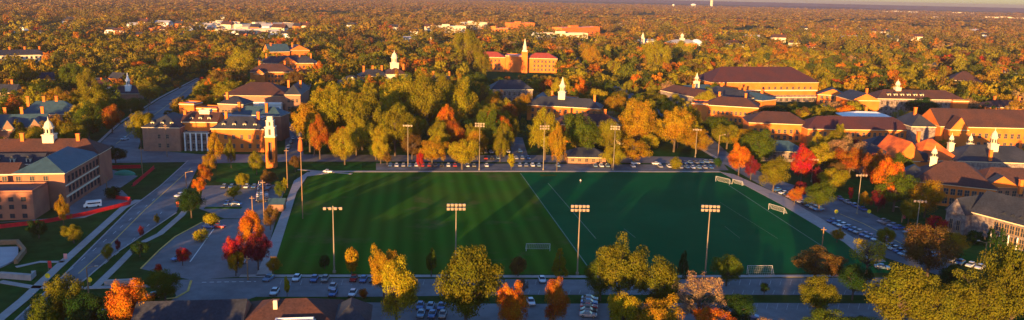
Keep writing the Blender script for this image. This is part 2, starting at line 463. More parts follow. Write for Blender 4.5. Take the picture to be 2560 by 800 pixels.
keepout([U(-40, 720), U(-40, 400), U(360, 385), U(520, 400), U(740, 405), U(740, 690), U(300, 800), U(-60, 900)])
keepout([U(740, 405), U(1830, 412), U(2300, 600), U(2560, 620), U(2700, 900), U(-100, 900), U(600, 690)])

M_MEADOW = mat('dry_meadow', (0.13, 0.10, 0.03), vary=0.3, scale=0.02, color2=(0.07, 0.085, 0.02), scale2=0.006, spec=0.0)
for p in ([(1785, 74), (1925, 70), (1965, 84), (1800, 90)], [(10, 47), (90, 46), (92, 53), (10, 55)], [(1500, 38), (1640, 37), (1650, 43), (1500, 46)],
          [(2050, 50), (2250, 49), (2262, 57), (2040, 60)], [(800, 36), (905, 34), (900, 41), (790, 43)], [(2330, 52), (2470, 54), (2480, 62), (2320, 60)], [(330, 60), (500, 56), (510, 66), (330, 72)], [(520, 68), (760, 64), (765, 78), (520, 84)]):
    sheet('distant_field', p, 0.05, M_MEADOW)
# low bank walls by the near left walk
def wallet(name, label, pts, w, h, m):
    o = strip(name, pts, w, 0.0, m, top=h)
    del o['kind']
    tag(o, label, 'wall')
wallet('retaining_wall', 'low pale stone wall in the grass at the lower left corner', [(0, 694), (80, 700), (85, 690)], 1.2, 1.6, M_CONC)
wallet('garden_wall', 'low tan stone wall beside the avenue at the lane junction', [(262, 712), (340, 708)], 1.0, 1.3, M_CONC)
wallet('terrace_wall', 'curved earth coloured wall round the pale terrace at far left', [(-20, 612), (44, 610), (62, 632), (40, 660)], 1.0, 1.4, M_WOODPOLE)

# red construction fences
def red_fence(label, pts, h=1.3):
    root = empty('construction_fence', (0, 0, 0))
    tag(root, label, 'fence', 'red construction fences')
    w = [Vector(U(*p)) for p in pts]
    mb = MB()
    for a, b in zip(w[:-1], w[1:]):
        d = (b - a).normalized(); n = Vector((-d.y, d.x)) * 0.05
        mb.add([(*(a-n), 0.1), (*(b-n), 0.1), (*(b+n), 0.1), (*(a+n), 0.1), (*(a-n), h), (*(b-n), h), (*(b+n), h), (*(a+n), h)],
               [(0,3,2,1),(4,5,6,7),(0,1,5,4),(1,2,6,5),(2,3,7,6),(3,0,4,7)])
        # the red ground cloth weighed down along the fence
        g = Vector((-d.y, d.x)) * 0.5
        mb.add([(*(a-g), 0.22), (*(b-g), 0.22), (*(b+g), 0.22), (*(a+g), 0.22), (*(a-g), 0.02), (*(b-g), 0.02), (*(b+g), 0.02), (*(a+g), 0.02)],
               [(0,1,2,3),(0,4,5,1),(1,5,6,2),(2,6,7,3),(3,7,4,0)])
    mb.build('barrier_cloth', M_REDF, root)
    pm = MB(); pm.tube((0,0,0), (0,0,h+0.25), 0.06, n=6); pme = pm.mesh('post', [M_DARK])
    for a, b in zip(w[:-1], w[1:]):
        L = (b-a).length; k = max(1, int(L / 5))
        for i in range(k):
            p = a.lerp(b, i / k); kid(root, link('post', pme, root, (p.x, p.y, 0)))
red_fence('long red construction fence curving past the plaza and the white van', [(-30, 574), (110, 558), (215, 538), (322, 512), (326, 501), (290, 497)])
red_fence('short slanting red fence on the grass bank near the avenue', [(332, 466), (385, 421)])
red_fence('red fence along the street behind the brick hall', [(266, 422), (352, 420)], 1.5)

# ------------------------------------------------------------------ buildings
_wc = {}
def window_mesh(w, h, style):
    k = (round(w, 2), round(h, 2), style)
    if k in _wc: return _wc[k]
    mb = MB(); mb.box(-w/2, w/2, -0.06, 0.1, 0, h, 0)
    pane = mb.mesh('pane', [M_GLASS])
    f = MB(); t = 0.10
    f.box(-w/2-t, -w/2, -0.16, 0.1, -t, h+t); f.box(w/2, w/2+t, -0.16, 0.1, -t, h+t)
    f.box(-w/2, w/2, -0.16, 0.1, h, h+t); f.box(-w/2, w/2, -0.20, 0.1, -t, 0)
    f.box(-0.05, 0.05, -0.12, 0.1, 0, h); f.box(-w/2, -0.05, -0.12, 0.1, h*0.48, h*0.48+0.1); f.box(0.05, w/2, -0.12, 0.1, h*0.48, h*0.48+0.1)
    _wc[k] = (pane, f.mesh('frame', [M_DARK if style == 'dark' else M_FRAME]))
    return _wc[k]

class Building:
    def __init__(s, name, label, L, Rr, h, depth, cat='building', group=None, keep=True, margin=22, rz=None):
        a = Vector(U(L[0], L[1], h)); b = Vector(U(Rr[0], Rr[1], h))
        s.W = (b - a).length; s.D = depth; s.h = h
        s.rz = math.atan2(b.y - a.y, b.x - a.x) if rz is None else rz
        s.root = empty(name, (a.x, a.y, 0), s.rz)
        tag(s.root, label, cat, group)
        s.o = a; s.nwin = 0
        if keep:
            u = Vector((math.cos(s.rz), math.sin(s.rz))); v = Vector((-u.y, u.x))
            ex = margin*2.2 + 25
            SOFT.append(np.array([tuple(a - v*ex), tuple(b - v*ex), tuple(b + u*2), tuple(a - u*2)], float))
            keepout([tuple(a - u*3 - v*margin), tuple(b + u*3 - v*margin), tuple(b + u*3 + v*(depth+3)), tuple(a - u*3 + v*(depth+3))])
    def wing(s, u0, u1, v0, v1, h, roof='hip', rh=4.0, wall=None, rm=None, over=0.6, z0=0.0, cornice=True, cm=None, chim=0):
        wall = wall or M_BRICK; rm = rm or M_SLATE; cm = cm or M_CREAM
        mb = MB(); mb.box(u0, u1, v0, v1, z0, h); w = mb.build('wall', wall, s.root)
        if cornice:
            mb = MB(); mb.box(u0-0.35, u1+0.35, v0-0.35, v1+0.35, h-0.3, h+0.12); mb.build('cornice', cm, s.root)
        a0, a1, b0, b1 = u0-over, u1+over, v0-over, v1+over
        z = h + 0.125; mb = MB()
        if roof == 'flat':
            mb.box(a0+over+0.3, a1-over-0.3, b0+over+0.3, b1-over-0.3, h-0.3, h+0.25)
            r = mb.build('roof', rm, s.root)
            p = MB()
            p.box(u0, u1, v0, v0+0.28, h+0.125, h+0.8); p.box(u0, u1, v1-0.28, v1, h+0.125, h+0.8)
            p.box(u0, u0+0.28, v0+0.28, v1-0.28, h+0.125, h+0.8); p.box(u1-0.28, u1, v0+0.28, v1-0.28, h+0.125, h+0.8)
            p.build('parapet', wall, s.root)
        else:
            if roof == 'hip':
                if (a1-a0) >= (b1-b0):
                    i = (b1-b0)/2*0.92; R0, R1 = (a0+i, (b0+b1)/2), (a1-i, (b0+b1)/2)
                else:
                    i = (a1-a0)/2*0.92; R0, R1 = ((a0+a1)/2, b0+i), ((a0+a1)/2, b1-i)
            elif roof == 'gable_u': R0, R1 = (a0, (b0+b1)/2), (a1, (b0+b1)/2)
            else: R0, R1 = ((a0+a1)/2, b0), ((a0+a1)/2, b1)
            along_u = abs(R1[0]-R0[0]) >= abs(R1[1]-R0[1])
            vs = [(a0,b0,z),(a1,b0,z),(a1,b1,z),(a0,b1,z),(R0[0],R0[1],z+rh),(R1[0],R1[1],z+rh)]
            if along_u: fs = [(0,1,5,4),(1,2,5),(2,3,4,5),(3,0,4),(0,3,2,1)]
            else: fs = [(0,1,4),(1,2,5,4),(2,3,5),(3,0,4,5),(0,3,2,1)]
            mb.add(vs, fs)
            r = mb.build('roof', rm, s.root)
            if roof.startswith('gable'):
                g = MB(); e = 0.02
                if roof == 'gable_u':
                    gs = [[(x,b0+0.5,z),(x,b1-0.5,z),(x,(b0+b1)/2,z+rh-0.35)] for x in (a0-e, a1+e)]
                else:
                    gs = [[(a0+0.5,y,z),(a1-0.5,y,z),((a0+a1)/2,y,z+rh-0.35)] for y in (b0-e, b1+e)]
                for q in gs:
                    g = MB(); g.add(q, [(0,1,2)]); g.build('gable', wall, r)
        for k in range(chim):
            f = (k + 0.5) / chim
            s.chimney(u0 + (u1-u0)*f, (v0+v1)/2 + 1.2, h+rh-1.0, 3.6)
        return r
    def chimney(s, u, v, z, h=3.2, w=1.3, m=None):
        mb = MB(); mb.box(u-w/2, u+w/2, v-w/2, v+w/2, z-1.5, z+h); mb.box(u-w/2-0.15, u+w/2+0.15, v-w/2-0.15, v+w/2+0.15, z+h, z+h+0.3)
        mb.build('chimney', m or M_BRICKO, s.root)
    def windows(s, face, p0, p1, n, zs, w=1.3, h=1.9, at=0.0, style='white', arch=False):
        pm, fm = window_mesh(w, h, style)
        for z in zs:
            for i in range(n):
                if s.nwin >= 96: return
                p = p0 + (p1-p0)*(i+0.5)/n
                if face == 'front': loc, r = (p, at, z), 0
                elif face == 'back': loc, r = (p, at, z), math.pi
                elif face == 'right': loc, r = (at, p, z), math.pi/2
                else: loc, r = (at, p, z), -math.pi/2
                o = kid(s.root, link('window', pm, s.root, loc, r))
                kid(o, link('frame', fm, o))
                s.nwin += 1
    def dormers(s, u0, u1, n, v, z, w=1.6, h=1.7, rm=None, m=None):
        for i in range(n):
            u = u0 + (u1-u0)*(i+0.5)/n
            mb = MB(); mb.box(u-w/2, u+w/2, v, v+3.0, z-0.6, z+h)
            d = mb.build('dormer', m or M_CREAM, s.root)
            g = MB(); e = 0.2
            g.add([(u-w/2-e, v-e, z+h), (u+w/2+e, v-e, z+h), (u, v-e, z+h+1.0), (u-w/2-e, v+3.4, z+h), (u+w/2+e, v+3.4, z+h), (u, v+3.4, z+h+1.0)],
                  [(0,1,2),(5,4,3),(0,2,5,3),(2,1,4,5),(1,0,3,4)])
            kid(d, g.build('dormer_roof', rm or M_SLATE, d))
            q = MB(); q.box(u-w*0.28, u+w*0.28, v-0.05, v+0.02, z+0.2, z+h-0.25); kid(d, q.build('pane', M_GLASS, d))
    def cupola(s, u, v, z, r=2.2, h=9.0, m=None, dome=True):
        m = m or M_CREAM
        mb = MB(); mb.box(u-r, u+r, v-r, v+r, z-3.5, z+h*0.22); mb.box(u-r-0.25, u+r+0.25, v-r-0.25, v+r+0.25, z+h*0.22, z+h*0.26)
        mb.lathe([(r*0.85, z+h*0.26), (r*0.85, z+h*0.52), (r*1.0, z+h*0.53), (r*1.0, z+h*0.57)], u, v, 8, rot=R(22.5))
        c = mb.build('cupola', m, s.root)
        d = MB()
        if dome:
            d.lathe([(r*0.8, z+h*0.57), (r*0.78, z+h*0.64), (r*0.6, z+h*0.74), (r*0.3, z+h*0.81), (r*0.12, z+h*0.84), (0.1, z+h*0.95), (0.04, z+h)], u, v, 12)
        else:
            d.lathe([(r*0.8, z+h*0.57), (r*0.5, z+h*0.68), (r*0.28, z+h*0.82), (0.05, z+h)], u, v, 8)
        kid(c, d.build('dome', m, c))
        q = MB()
        for k in range(8):
            t = R(45*k + 45); x, y = u + math.cos(t)*r*0.8, v + math.sin(t)*r*0.8
            q.tube((x, y, z+h*0.31), (x, y, z+h*0.48), 0.34, n=6)
        kid(c, q.build('louvre', M_DARK, c))
    def pediment(s, u0, u1, v, z, rh, m=None, depth=3.0, rm=None):
        m = m or M_CREAM; c = (u0+u1)/2
        mb = MB(); mb.add([(u0,v,z),(u1,v,z),(c,v,z+rh),(u0,v+depth,z),(u1,v+depth,z),(c,v+depth,z+rh)], [(0,1,2),(5,4,3),(1,0,3,4)])
        p = mb.build('pediment', m, s.root)
        r = MB(); t = 0.3
        r.add([(u0-t,v-t,z-0.02),(c,v-t,z+rh+0.28),(c,v+depth,z+rh+0.28),(u0-t,v+depth,z-0.02),(u0-t,v-t,z-0.22),(c,v-t,z+rh+0.03),(c,v+depth,z+rh+0.03),(u0-t,v+depth,z-0.22)],
              [(0,1,2,3),(7,6,5,4),(0,4,5,1)])
        r.add([(u1+t,v-t,z-0.02),(c,v-t,z+rh+0.28),(c,v+depth,z+rh+0.28),(u1+t,v+depth,z-0.02),(u1+t,v-t,z-0.22),(c,v-t,z+rh+0.03),(c,v+depth,z+rh+0.03),(u1+t,v+depth,z-0.22)],
              [(3,2,1,0),(4,5,6,7),(1,5,4,0)])
        kid(p, r.build('pediment_roof', rm or M_SLATE, p))
    def columns(s, u0, u1, n, v, h, r=0.4):
        mb = MB()
        for i in range(n):
            u = u0 + (u1-u0)*i/(n-1)
            mb = MB(); mb.tube((u, v, 0), (u, v, h), r, r*0.85, 10); mb.build('column', M_WHITE, s.root)

# --- lower left brick hall with two roof wings, flat block and cupola
b = Building('brick_hall', 'large brick hall at the left edge with teal wing roofs and pale cupola', (-140, 427), (160, 433), 13, 58, rz=R(9), margin=30)
W = b.W
_o = U(160, 433, 13)
b.root.location = (_o[0] - math.cos(b.rz)*W, _o[1] - math.sin(b.rz)*W, 0)
b.wing(W-17, W, 0, 36, 13, 'hip', 4.5, M_BRICK, M_TEAL)
b.wing(W-62, W-45, 0, 36, 13, 'hip', 4.5, M_BRICK, M_TEAL)
b.wing(W-45, W-17, 2, 12, 12.4, 'gable_u', 3.2, M_BRICK, M_BROWN, over=0.4)
b.wing(W-64, W+0.5, 34.5, 49, 13.2, 'hip', 5.0, M_BRICK, M_BROWN)
b.wing(W-45, W-17, 24, 34, 11.5, 'gable_u', 3.2, M_BRICK, M_SLATE, over=0.3)
b.cupola(W-20, 41.5, 17.8, 2.1, 9.6)
b.chimney(W-30, 41, 17.5, 3.0); b.chimney(W-9, 41, 17.2, 3.0)
b.windows('right', 2, 35, 9, (1.5, 5.2, 9.0), 1.5, 2.3, at=W+0.02, style='dark')
b.windows('front', W-45, W-4, 9, (8.8,), 1.5, 3.2, at=-0.02 + 0.0)
b.dormers(W-42, W-19, 4, 24.6, 11.9)
b.wing(W-52, W-5, -15, -2, 9.6, 'flat', 0, M_BRICK, M_SLATE, cornice=False)
b.windows('front', W-50, W-6, 11, (0.8, 4.0, 6.7), 1.3, 1.3, at=-15.02, style='dark')
mb = MB(); mb.box(W+0.03, W+0.35, 0.2, 35, 3.9, 4.5); mb.box(W+0.03, W+0.3, 0.2, 35, 8.0, 8.4); mb.build('string_course', M_CREAM, b.root)

# --- residence hall left of the bell tower
b = Building('residence_hall', 'orange brick hall with shaded left wing and white portico left of bell tower', (355, 318), (657, 322), 12, 30)
W = b.W
b.wing(0, 18, 0, 26, 12, 'hip', 5, M_BRICK2, M_SLATE); b.wing(33, W, 1, 17, 11.6, 'hip', 5, M_BRICKO, M_SLATE)  # left wing's shade put into darker brick, right wing's sun into brighter brick
b.wing(17, 34, 7, 20, 13.8, 'gable_u', 4, M_BRICKO, M_BROWN)
b.wing(19, 31, 3, 8, 9, 'flat', 0, M_STONE, M_PALEROOF); b.windows('front', 20, 30, 4, (1.0, 5.2), 1.6, 2.6, at=2.98)
b.columns(19.5, 30.5, 5, 2.2, 9)
b.dormers(2, 16, 3, 2.0, 12.6); b.dormers(36, W-2, 4, 3.0, 12.2); b.dormers(19, 32, 3, 8.5, 14.2)
b.windows('front', 6, 14, 2, (2.0, 6.5), 1.2, 2.0, at=-0.02); b.windows('front', 34, W-1, 6, (2.0, 6.6), 1.2, 2.0, at=0.98)
b.windows('right', 2, 24, 5, (2, 6.6), 1.2, 2.0, at=18.02)
b.chimney(17, 12, 15.5); b.chimney(38, 10, 15.5); b.chimney(54, 10, 15.5)
b.wing(24, 29, 12, 17, 18.5, 'flat', 0, M_CREAM, M_CREAM)
b = Building('long_hall', 'long hall with pale flat roof behind the orange residence hall', (440, 292), (652, 300), 13, 20, margin=6)
W = b.W
b.wing(0, W, 0, 16, 13, 'flat', 0, M_BRICK2, M_PALEROOF); b.wing(W*0.55, W+6, 12, 24, 13.5, 'hip', 4, M_BRICK, M_TEAL)
b.chimney(W*0.62, 14, 16.5); b.chimney(W*0.95, 14, 16.5)
b = Building('stepped_block', 'stepped orange brick block with ochre towers beside the upper road', (448, 262), (600, 268), 12, 20, margin=8)
W = b.W
b.wing(0, 9, 0, 10, 12.5, 'flat', 0, M_BRICKO, M_PALEROOF); b.wing(9, 22, 2, 12, 10, 'flat', 0, M_BRICKO, M_SLATE)
b.wing(22, W, 4, 18, 13, 'hip', 4, M_BRICK2, M_SLATE); b.windows('front', 24, W-2, 6, (3, 7.5), 1.4, 2, at=3.98)
b.chimney(W*0.7, 8, 16)
b = Building('hip_roof_hall', 'wide hall with brown hipped roof over a pale eave, left of the grove', (560, 238), (752, 240), 12, 30, margin=30)
W = b.W
b.wing(0, W*0.82, 0, 30, 12, 'hip', 7, M_BRICK2, M_BROWN, over=1.4); b.wing(W*0.8, W, -2, 34, 13, 'hip', 6, M_BRICK2, M_SLATE, over=0.8)
b.wing(2, W*0.76, -6, -0.4, 7, 'flat', 0, M_WHITE, M_PALEROOF)
b.windows('front', W*0.82, W-1, 3, (3, 8), 1.5, 2.2, at=-2.02); b.windows('front', 4, W*0.74, 10, (2.0,), 2.0, 3.2, at=-6.02)
b.chimney(W*0.8, 12, 17.5); b.chimney(W*0.96, 12, 17.5)
b = Building('gabled_hall', 'orange walled hall with dark ridge roof and pale front slope, upper left', (625, 180), (732, 180), 11, 22, margin=30)
W = b.W
b.wing(0, W, 0, 20, 11, 'hip', 6, M_BRICKO, M_BROWN); b.wing(W*0.1, W*0.35, -6, 1, 10, 'gable_v', 4, M_BRICKO, M_SLATE)
b.windows('front', W*0.4, W-2, 7, (2, 6.5), 1.4, 2.2, at=-0.02); b.chimney(W*0.2, 12, 16); b.chimney(W*0.8, 12, 16)
b = Building('pediment_hall', 'orange hall with broad central pediment and four chimneys, upper left', (648, 158), (792, 158), 11, 22, margin=30)
W = b.W
b.wing(0, W, 0, 20, 11, 'hip', 6, M_BRICKO, M_SLATE); b.pediment(W*0.33, W*0.66, -1.5, 11.2, 6, M_BRICKO)
for f in (0.12, 0.3, 0.7, 0.9): b.chimney(W*f, 9, 16)
b.windows('front', 2, W-2, 12, (2, 6.5), 1.4, 2.2, at=-0.02)
b = Building('blue_roof_hall', 'hall with steep blue roof and orange gables behind the pediment hall', (672, 130), (775, 128), 12, 22, margin=20)
W = b.W
b.wing(0, W*0.5, 0, 20, 12, 'gable_u', 8, M_BRICKO, M_TEAL); b.wing(W*0.5, W, 2, 18, 13, 'gable_v', 6, M_BRICKO, M_SLATE); b.chimney(W*0.6, 5, 18); b.chimney(W*0.1, 8, 18)
# --- bell tower
def bell_tower():
    x, y = U(680, 418)
    t = empty('bell_tower', (x, y, 0), R(4)); tag(t, 'slim brick bell tower with tall arch and cream stepped top', 'tower')
    mb = MB(); w = 2.15
    for sx in (-1, 1):
        for sy in (-1, 1): mb.box(*(sorted((sx*w, sx*(w-1.35)))), *(sorted((sy*w, sy*(w-1.35)))), 0, 14.2)
    mb.box(-0.8, 0.8, -w, w, 0, 3.8); mb.box(-w, -0.8, -0.8, 0.8, 0, 3.8); mb.box(0.8, w, -0.8, 0.8, 0, 3.8)
    mb.box(-0.8, 0.8, -w, w, 12.0, 14.2); mb.box(-w, -0.8, -0.8, 0.8, 12.0, 14.2); mb.box(0.8, w, -0.8, 0.8, 12.0, 14.2)
    mb.build('brick_shaft', M_BRICKO, t)
    mb = MB(); mb.box(-0.9, 0.9, -0.9, 0.9, 3.8, 12.0); mb.build('inner_core', M_DARK, t)
    mb = MB(); mb.box(-2.4, 2.4, -2.4, 2.4, 14.2, 14.7); mb.box(-2.05, 2.05, -2.05, 2.05, 14.7, 18.6); mb.box(-2.3, 2.3, -2.3, 2.3, 18.6, 19.0)
    mb.build('belfry', M_CREAM, t)
    mb = MB(); mb.box(-1.55, 1.55, -1.55, 1.55, 19.0, 21.6); mb.box(-1.75, 1.75, -1.75, 1.75, 21.6, 21.9); mb.box(-1.2, 1.2, -1.2, 1.2, 21.9, 23.6); mb.build('lantern', M_CREAM, t)
    for i, (r, lz, hz, hw) in enumerate([(2.06, 15.3, 18.0, 0.55), (1.56, 19.4, 21.2, 0.45)]):
        for k in range(4):
            q = MB(); q.box(-hw, hw, -0.03, 0.03, lz, hz)
            q.build('louvre', M_DARK, t, loc=(math.sin(k*math.pi/2)*r, -math.cos(k*math.pi/2)*r, 0), rz=k*math.pi/2)
bell_tower()
# --- centre, among and behind the grove
b = Building('porch_hall', 'small hall with lit triangular gable front, upper left of the grove', (845, 208), (912, 208), 10, 18, margin=28)
W = b.W; b.wing(0, W, 0, 18, 10, 'hip', 5, M_BRICKO, M_SLATE); b.pediment(W*0.25, W*0.8, -1.5, 10.2, 5, M_CREAM); b.windows('front', 1, W-1, 5, (2, 6), 1.4, 2, at=-0.02)
b = Building('cupola_hall', 'long hall with dark roof and domed cream cupola beyond the grove', (905, 190), (1018, 188), 11, 20, margin=26)
W = b.W; b.wing(0, W*0.6, 2, 18, 10.5, 'hip', 5, M_BRICKO, M_SLATE, chim=3); b.wing(W*0.55, W, 0, 20, 12, 'hip', 5, M_CREAM, M_BROWN); b.cupola(W*0.78, 10, 17, 3.0, 15); b.chimney(W*0.98, 10, 16)
b = Building('dark_roof_house', 'brick house with dark roof and twin chimneys right of the cupola hall', (1060, 205), (1140, 207), 10, 16, margin=26)
W = b.W; b.wing(0, W, 0, 16, 10, 'hip', 5, M_BRICKO, M_SLATE, chim=2); b.pediment(W*0.3, W*0.75, -1.2, 10.2, 4, M_CREAM)
b = Building('spire_hall', 'three part brick hall with red roofs and tall pointed clock spire', (1190, 142), (1393, 147), 15, 24, margin=75)
W = b.W
b.wing(0, W*0.36, 0, 20, 15, 'hip', 5, M_BRICKO, M_REDROOF); b.wing(W*0.36+0.4, W*0.62, -2, 22, 17, 'flat', 0, M_BRICKO, M_PALEROOF); b.wing(W*0.62+0.4, W, 0, 20, 15, 'hip', 5, M_BRICKO, M_REDROOF)
b.windows('front', 2, W*0.31, 6, (2, 6, 10.5), 1.8, 2.4, at=-0.02); b.windows('front', W*0.7, W-2, 6, (2, 6, 10.5), 1.8, 2.4, at=-0.02)
mb = MB(); u = W*0.6; mb.box(u-3.0, u+3.0, -7, -2.1, 0, 22); mb.build('spire_tower', M_BRICKO, b.root)
mb = MB(); mb.box(u-2.7, u+2.7, -6.8, -2.4, 22, 23.5); mb.lathe([(2.1, 23.5), (1.9, 27.5), (1.6, 28), (1.0, 31), (0.12, 35.5)], u, -4.6, 8); mb.build('spire', M_CREAM, b.root)
b = Building('grey_windowed_hall', 'shaded hall with dark roof and rows of pale windows right of grove', (1228, 224), (1332, 224), 14, 16, margin=30)
W = b.W; b.wing(0, W, 0, 16, 14, 'hip', 6, M_STONE, M_SLATE); b.windows('front', 1, W-1, 8, (2, 6, 10), 1.4, 2.2, at=-0.02)
b = Building('cupola_quad', 'low hall with slender cream cupola and blue grey roofs at the centre', (1318, 262), (1500, 272), 10, 36, margin=26)
W = b.W
b.wing(0, W, 0, 16, 10, 'hip', 5, M_BRICKO, M_SLATE); b.wing(W*0.1, W*0.55, 30, 44, 11, 'flat', 0, M_BRICKO, M_TEAL); b.wing(0, W*0.12, 14, 40, 10.3, 'hip', 4, M_BRICKO, M_TEAL); b.cupola(W*0.45, 8, 15.5, 2.2, 13, dome=False)
b.chimney(W*0.2, 36, 12); b.chimney(W*0.9, 8, 14); b.windows('front', 2, W-2, 12, (2, 6), 1.4, 2.2, at=-0.02)
b = Building('orange_hall', 'orange brick hall half hidden behind trees at the field street', (1385, 310), (1556, 316), 10, 18, margin=10)
W = b.W; b.wing(0, W, 0, 18, 10, 'hip', 5, M_BRICKO, M_BROWN, chim=2); b.windows('front', 2, W-2, 11, (2, 6), 1.4, 2.2, at=-0.02); b.wing(W*0.75, W+1, -5, 6, 11, 'flat', 0, M_CREAM, M_CREAM)
b = Building('field_pavilion', 'low pavilion with grey hipped roof between trees at field edge', (1418, 392), (1515, 394), 3.2, 12, margin=4)
W = b.W; b.wing(0, W, 0, 12, 3.2, 'hip', 3.6, M_BRICK2, M_SLATE, over=1.2); b.windows('front', 1, W-1, 5, (1,), 1.4, 1.4, at=-0.02)
# far pale halls
for (l, r, h, d, nm, lb, m) in [
    ((1092, 66), (1165, 66), 13, 30, 'flat_hall', 'pale flat roofed hall on the far rise, left end of the group', M_CREAM),
    ((1160, 57), (1218, 57), 15, 26, 'flat_hall', 'tall pale block in the middle of the far flat roofed group', M_CREAM),
    ((1205, 70), (1270, 72), 11, 30, 'flat_hall', 'lower pale block at the right of the far flat roofed group', M_BRICKO),
    ((1275, 58), (1337, 58), 14, 22, 'flat_hall', 'far orange brown block standing apart right of the flat roofed group', M_BRICKO),
    ((1365, 84), (1470, 84), 12, 24, 'flat_hall', 'low pale hall in front of the far orange block', M_CREAM),
    ((1405, 70), (1500, 68), 18, 26, 'flat_hall', 'far orange block with white pillars at its right end', M_BRICKO),
    ((520, 56), (600, 56), 9, 30, 'store_block', 'long pale shop block in the far town, upper left', M_CREAM),
    ((605, 62), (735, 58), 9, 30, 'store_block', 'longest cream shop block in the far town', M_CREAM),
    ((375, 72), (440, 72), 8, 26, 'store_block', 'small orange lit shop block at the left of the far town', M_BRICKO),
    ((545, 74), (700, 72), 8, 22, 'store_block', 'low buff shop block in front of the cream ones in town', M_CREAM),
    ((2200, 28), (2300, 30), 10, 60, 'warehouse', 'far white warehouse near the skyline at right', M_WHITE),
    ((2365, 31), (2445, 33), 10, 50, 'warehouse', 'smaller far warehouse in the middle of the skyline row', M_CREAM),
    ((2462, 42), (2590, 46), 10, 60, 'warehouse', 'far cream warehouse nearest the right edge of view', M_CREAM),
    ((2325, 43), (2360, 43), 8, 40, 'warehouse', 'tiny tan warehouse lowest in the skyline row', M_CREAM),
    ]:
    b = Building(nm, lb, l, r, h, d, margin={'warehouse': 260, 'store_block': 70}.get(nm, 40)); W = b.W
    b.wing(0, W, 0, d, h, 'flat', 0, m, M_PALEROOF, cornice=False)
    if nm == 'flat_hall': b.windows('front', 2, W-2, 8, (2, 6.5), 2.2, 2.4, at=-0.03, style='dark')
    b.wing(W*0.3, W*0.5, d*0.3, d*0.6, h+3, 'flat', 0, m, M_PALEROOF, cornice=False, z0=h+0.3)
b = Building('domed_hall', 'far white and orange hall with round end and small dome', (1682, 108), (1748, 108), 12, 24, margin=30)
W = b.W; b.wing(0, W, 0, 24, 12, 'hip', 5, M_BRICKO, M_PALEROOF); b.cupola(W*0.5, 12, 16, 3, 12)
mb = MB(); mb.lathe([(9, 0), (9, 13), (7.5, 15), (4, 17), (0.3, 18)], W, 8, 16); mb.build('round_end', M_WHITE, b.root)
# --- right side
b = Building('maroon_roof_hall', 'big hall with maroon hipped roof and long lit pale wall', (1780, 206), (2046, 206), 15, 34, margin=30)
W = b.W; b.wing(0, W, 0, 34, 15, 'hip', 11, M_BRICKO, M_MAROON, over=1.2, chim=0)
b.windows('front', W*0.45, W-4, 9, (9.3,), 1.8, 2.2, at=-0.02); b.wing(W*0.45, W*0.98, -8, -0.5, 4, 'flat', 0, M_STONE, M_TEAL); b.windows('front', W*0.47, W*0.96, 9, (0.8,), 2.4, 2.2, at=-8.02)
mb = MB(); mb.box(0.5, W-0.5, -0.35, -0.03, 8.1, 8.9); mb.build('string_course', M_CREAM, b.root)
b = Building('west_quad', 'sprawling hall with slate and brown roofs and small steeple', (1652, 226), (1772, 250), 11, 30, margin=20)
W = b.W; b.wing(0, W, 0, 14, 11, 'hip', 5, M_STONE, M_BROWN, chim=1); b.wing(0, 14, 10, 44, 11.3, 'hip', 4, M_STONE, M_TEAL); b.wing(W*0.4, W*1.1, 22, 36, 12, 'hip', 5, M_BRICK2, M_SLATE, chim=2); b.windows('front', 1, W-1, 10, (2, 6), 1.4, 2.2, at=-0.02); b.cupola(9, 26, 16, 1.7, 9, dome=False)
b = Building('lit_row_hall', 'brightly lit orange hall with brown roof above the round dark trees', (1762, 262), (1896, 270), 12, 18, margin=16)
W = b.W; b.wing(0, W, 0, 18, 12, 'hip', 5, M_BRICKO, M_BROWN, chim=2); b.windows('front', 2, W-1, 11, (2, 6.5), 1.3, 2.2, at=-0.02); b.wing(-8, 2, -2, 14, 12.6, 'flat', 0, M_BRICKO, M_SLATE)
b = Building('patched_roof_hall', 'hall with patched blue and white roof behind the lit row', (1820, 240), (1905, 252), 11, 18, margin=6)
W = b.W; b.wing(0, W, 0, 16, 11, 'hip', 4, M_BRICKO, M_TEAL, chim=2)
b = Building('corner_hall', 'orange brick hall with brown curved corner roof behind the red tree', (1873, 306), (2022, 312), 11, 20, margin=14)
W = b.W; b.wing(0, W, 0, 20, 11, 'hip', 5.5, M_BRICKO, M_BROWN, over=1.0); b.windows('front', 2, W-1, 9, (2, 5.5), 1.5, 2.2, at=-0.02)
b = Building('white_window_hall', 'long dark roofed hall with a row of white windows, right of centre', (2020, 322), (2286, 326), 10, 18, margin=14)
W = b.W; b.wing(0, W, 0, 18, 10, 'hip', 6, M_BRICKO, M_MAROON, over=0.9); b.windows('front', 2, W-2, 18, (2.0, 6.0), 1.5, 2.3, at=-0.02)
b = Building('white_roof_hall', 'low building with bright white sloping roof behind the long hall', (2075, 296), (2245, 302), 9, 20, margin=6)
W = b.W; b.wing(0, W*0.3, 0, 10, 9, 'flat', 0, M_BRICKO, M_WHITE); b.wing(W*0.25, W, 2, 22, 9.5, 'hip', 3, M_BRICKO, M_WHITE, chim=1)
b = Building('dormered_hall', 'grey hall with six lit dormers and a gold topped cupola, upper right', (2165, 246), (2412, 250), 14, 22, margin=30)
W = b.W; b.wing(8, W, 0, 20, 14, 'hip', 5.5, M_STONE, M_BROWN); b.wing(-12, 8, -4, 20, 13, 'gable_v', 5, M_BRICKO, M_SLATE); b.dormers(W*0.22, W*0.62, 6, 3.0, 15.2, 2.2, 2.0); b.cupola(W*0.38, 10, 19, 1.9, 8)
b.wing(W*0.86, W+1, -3, 10, 13.4, 'flat', 0, M_BRICKO, M_SLATE); b.windows('front', 10, W*0.84, 14, (2, 6, 10), 1.4, 2.2, at=-0.02); b.chimney(3, 6, 17)
b = Building('glass_gable_house', 'small hall with orange gable and pale blue front beside grass', (2045, 236), (2118, 240), 8, 14, margin=18)
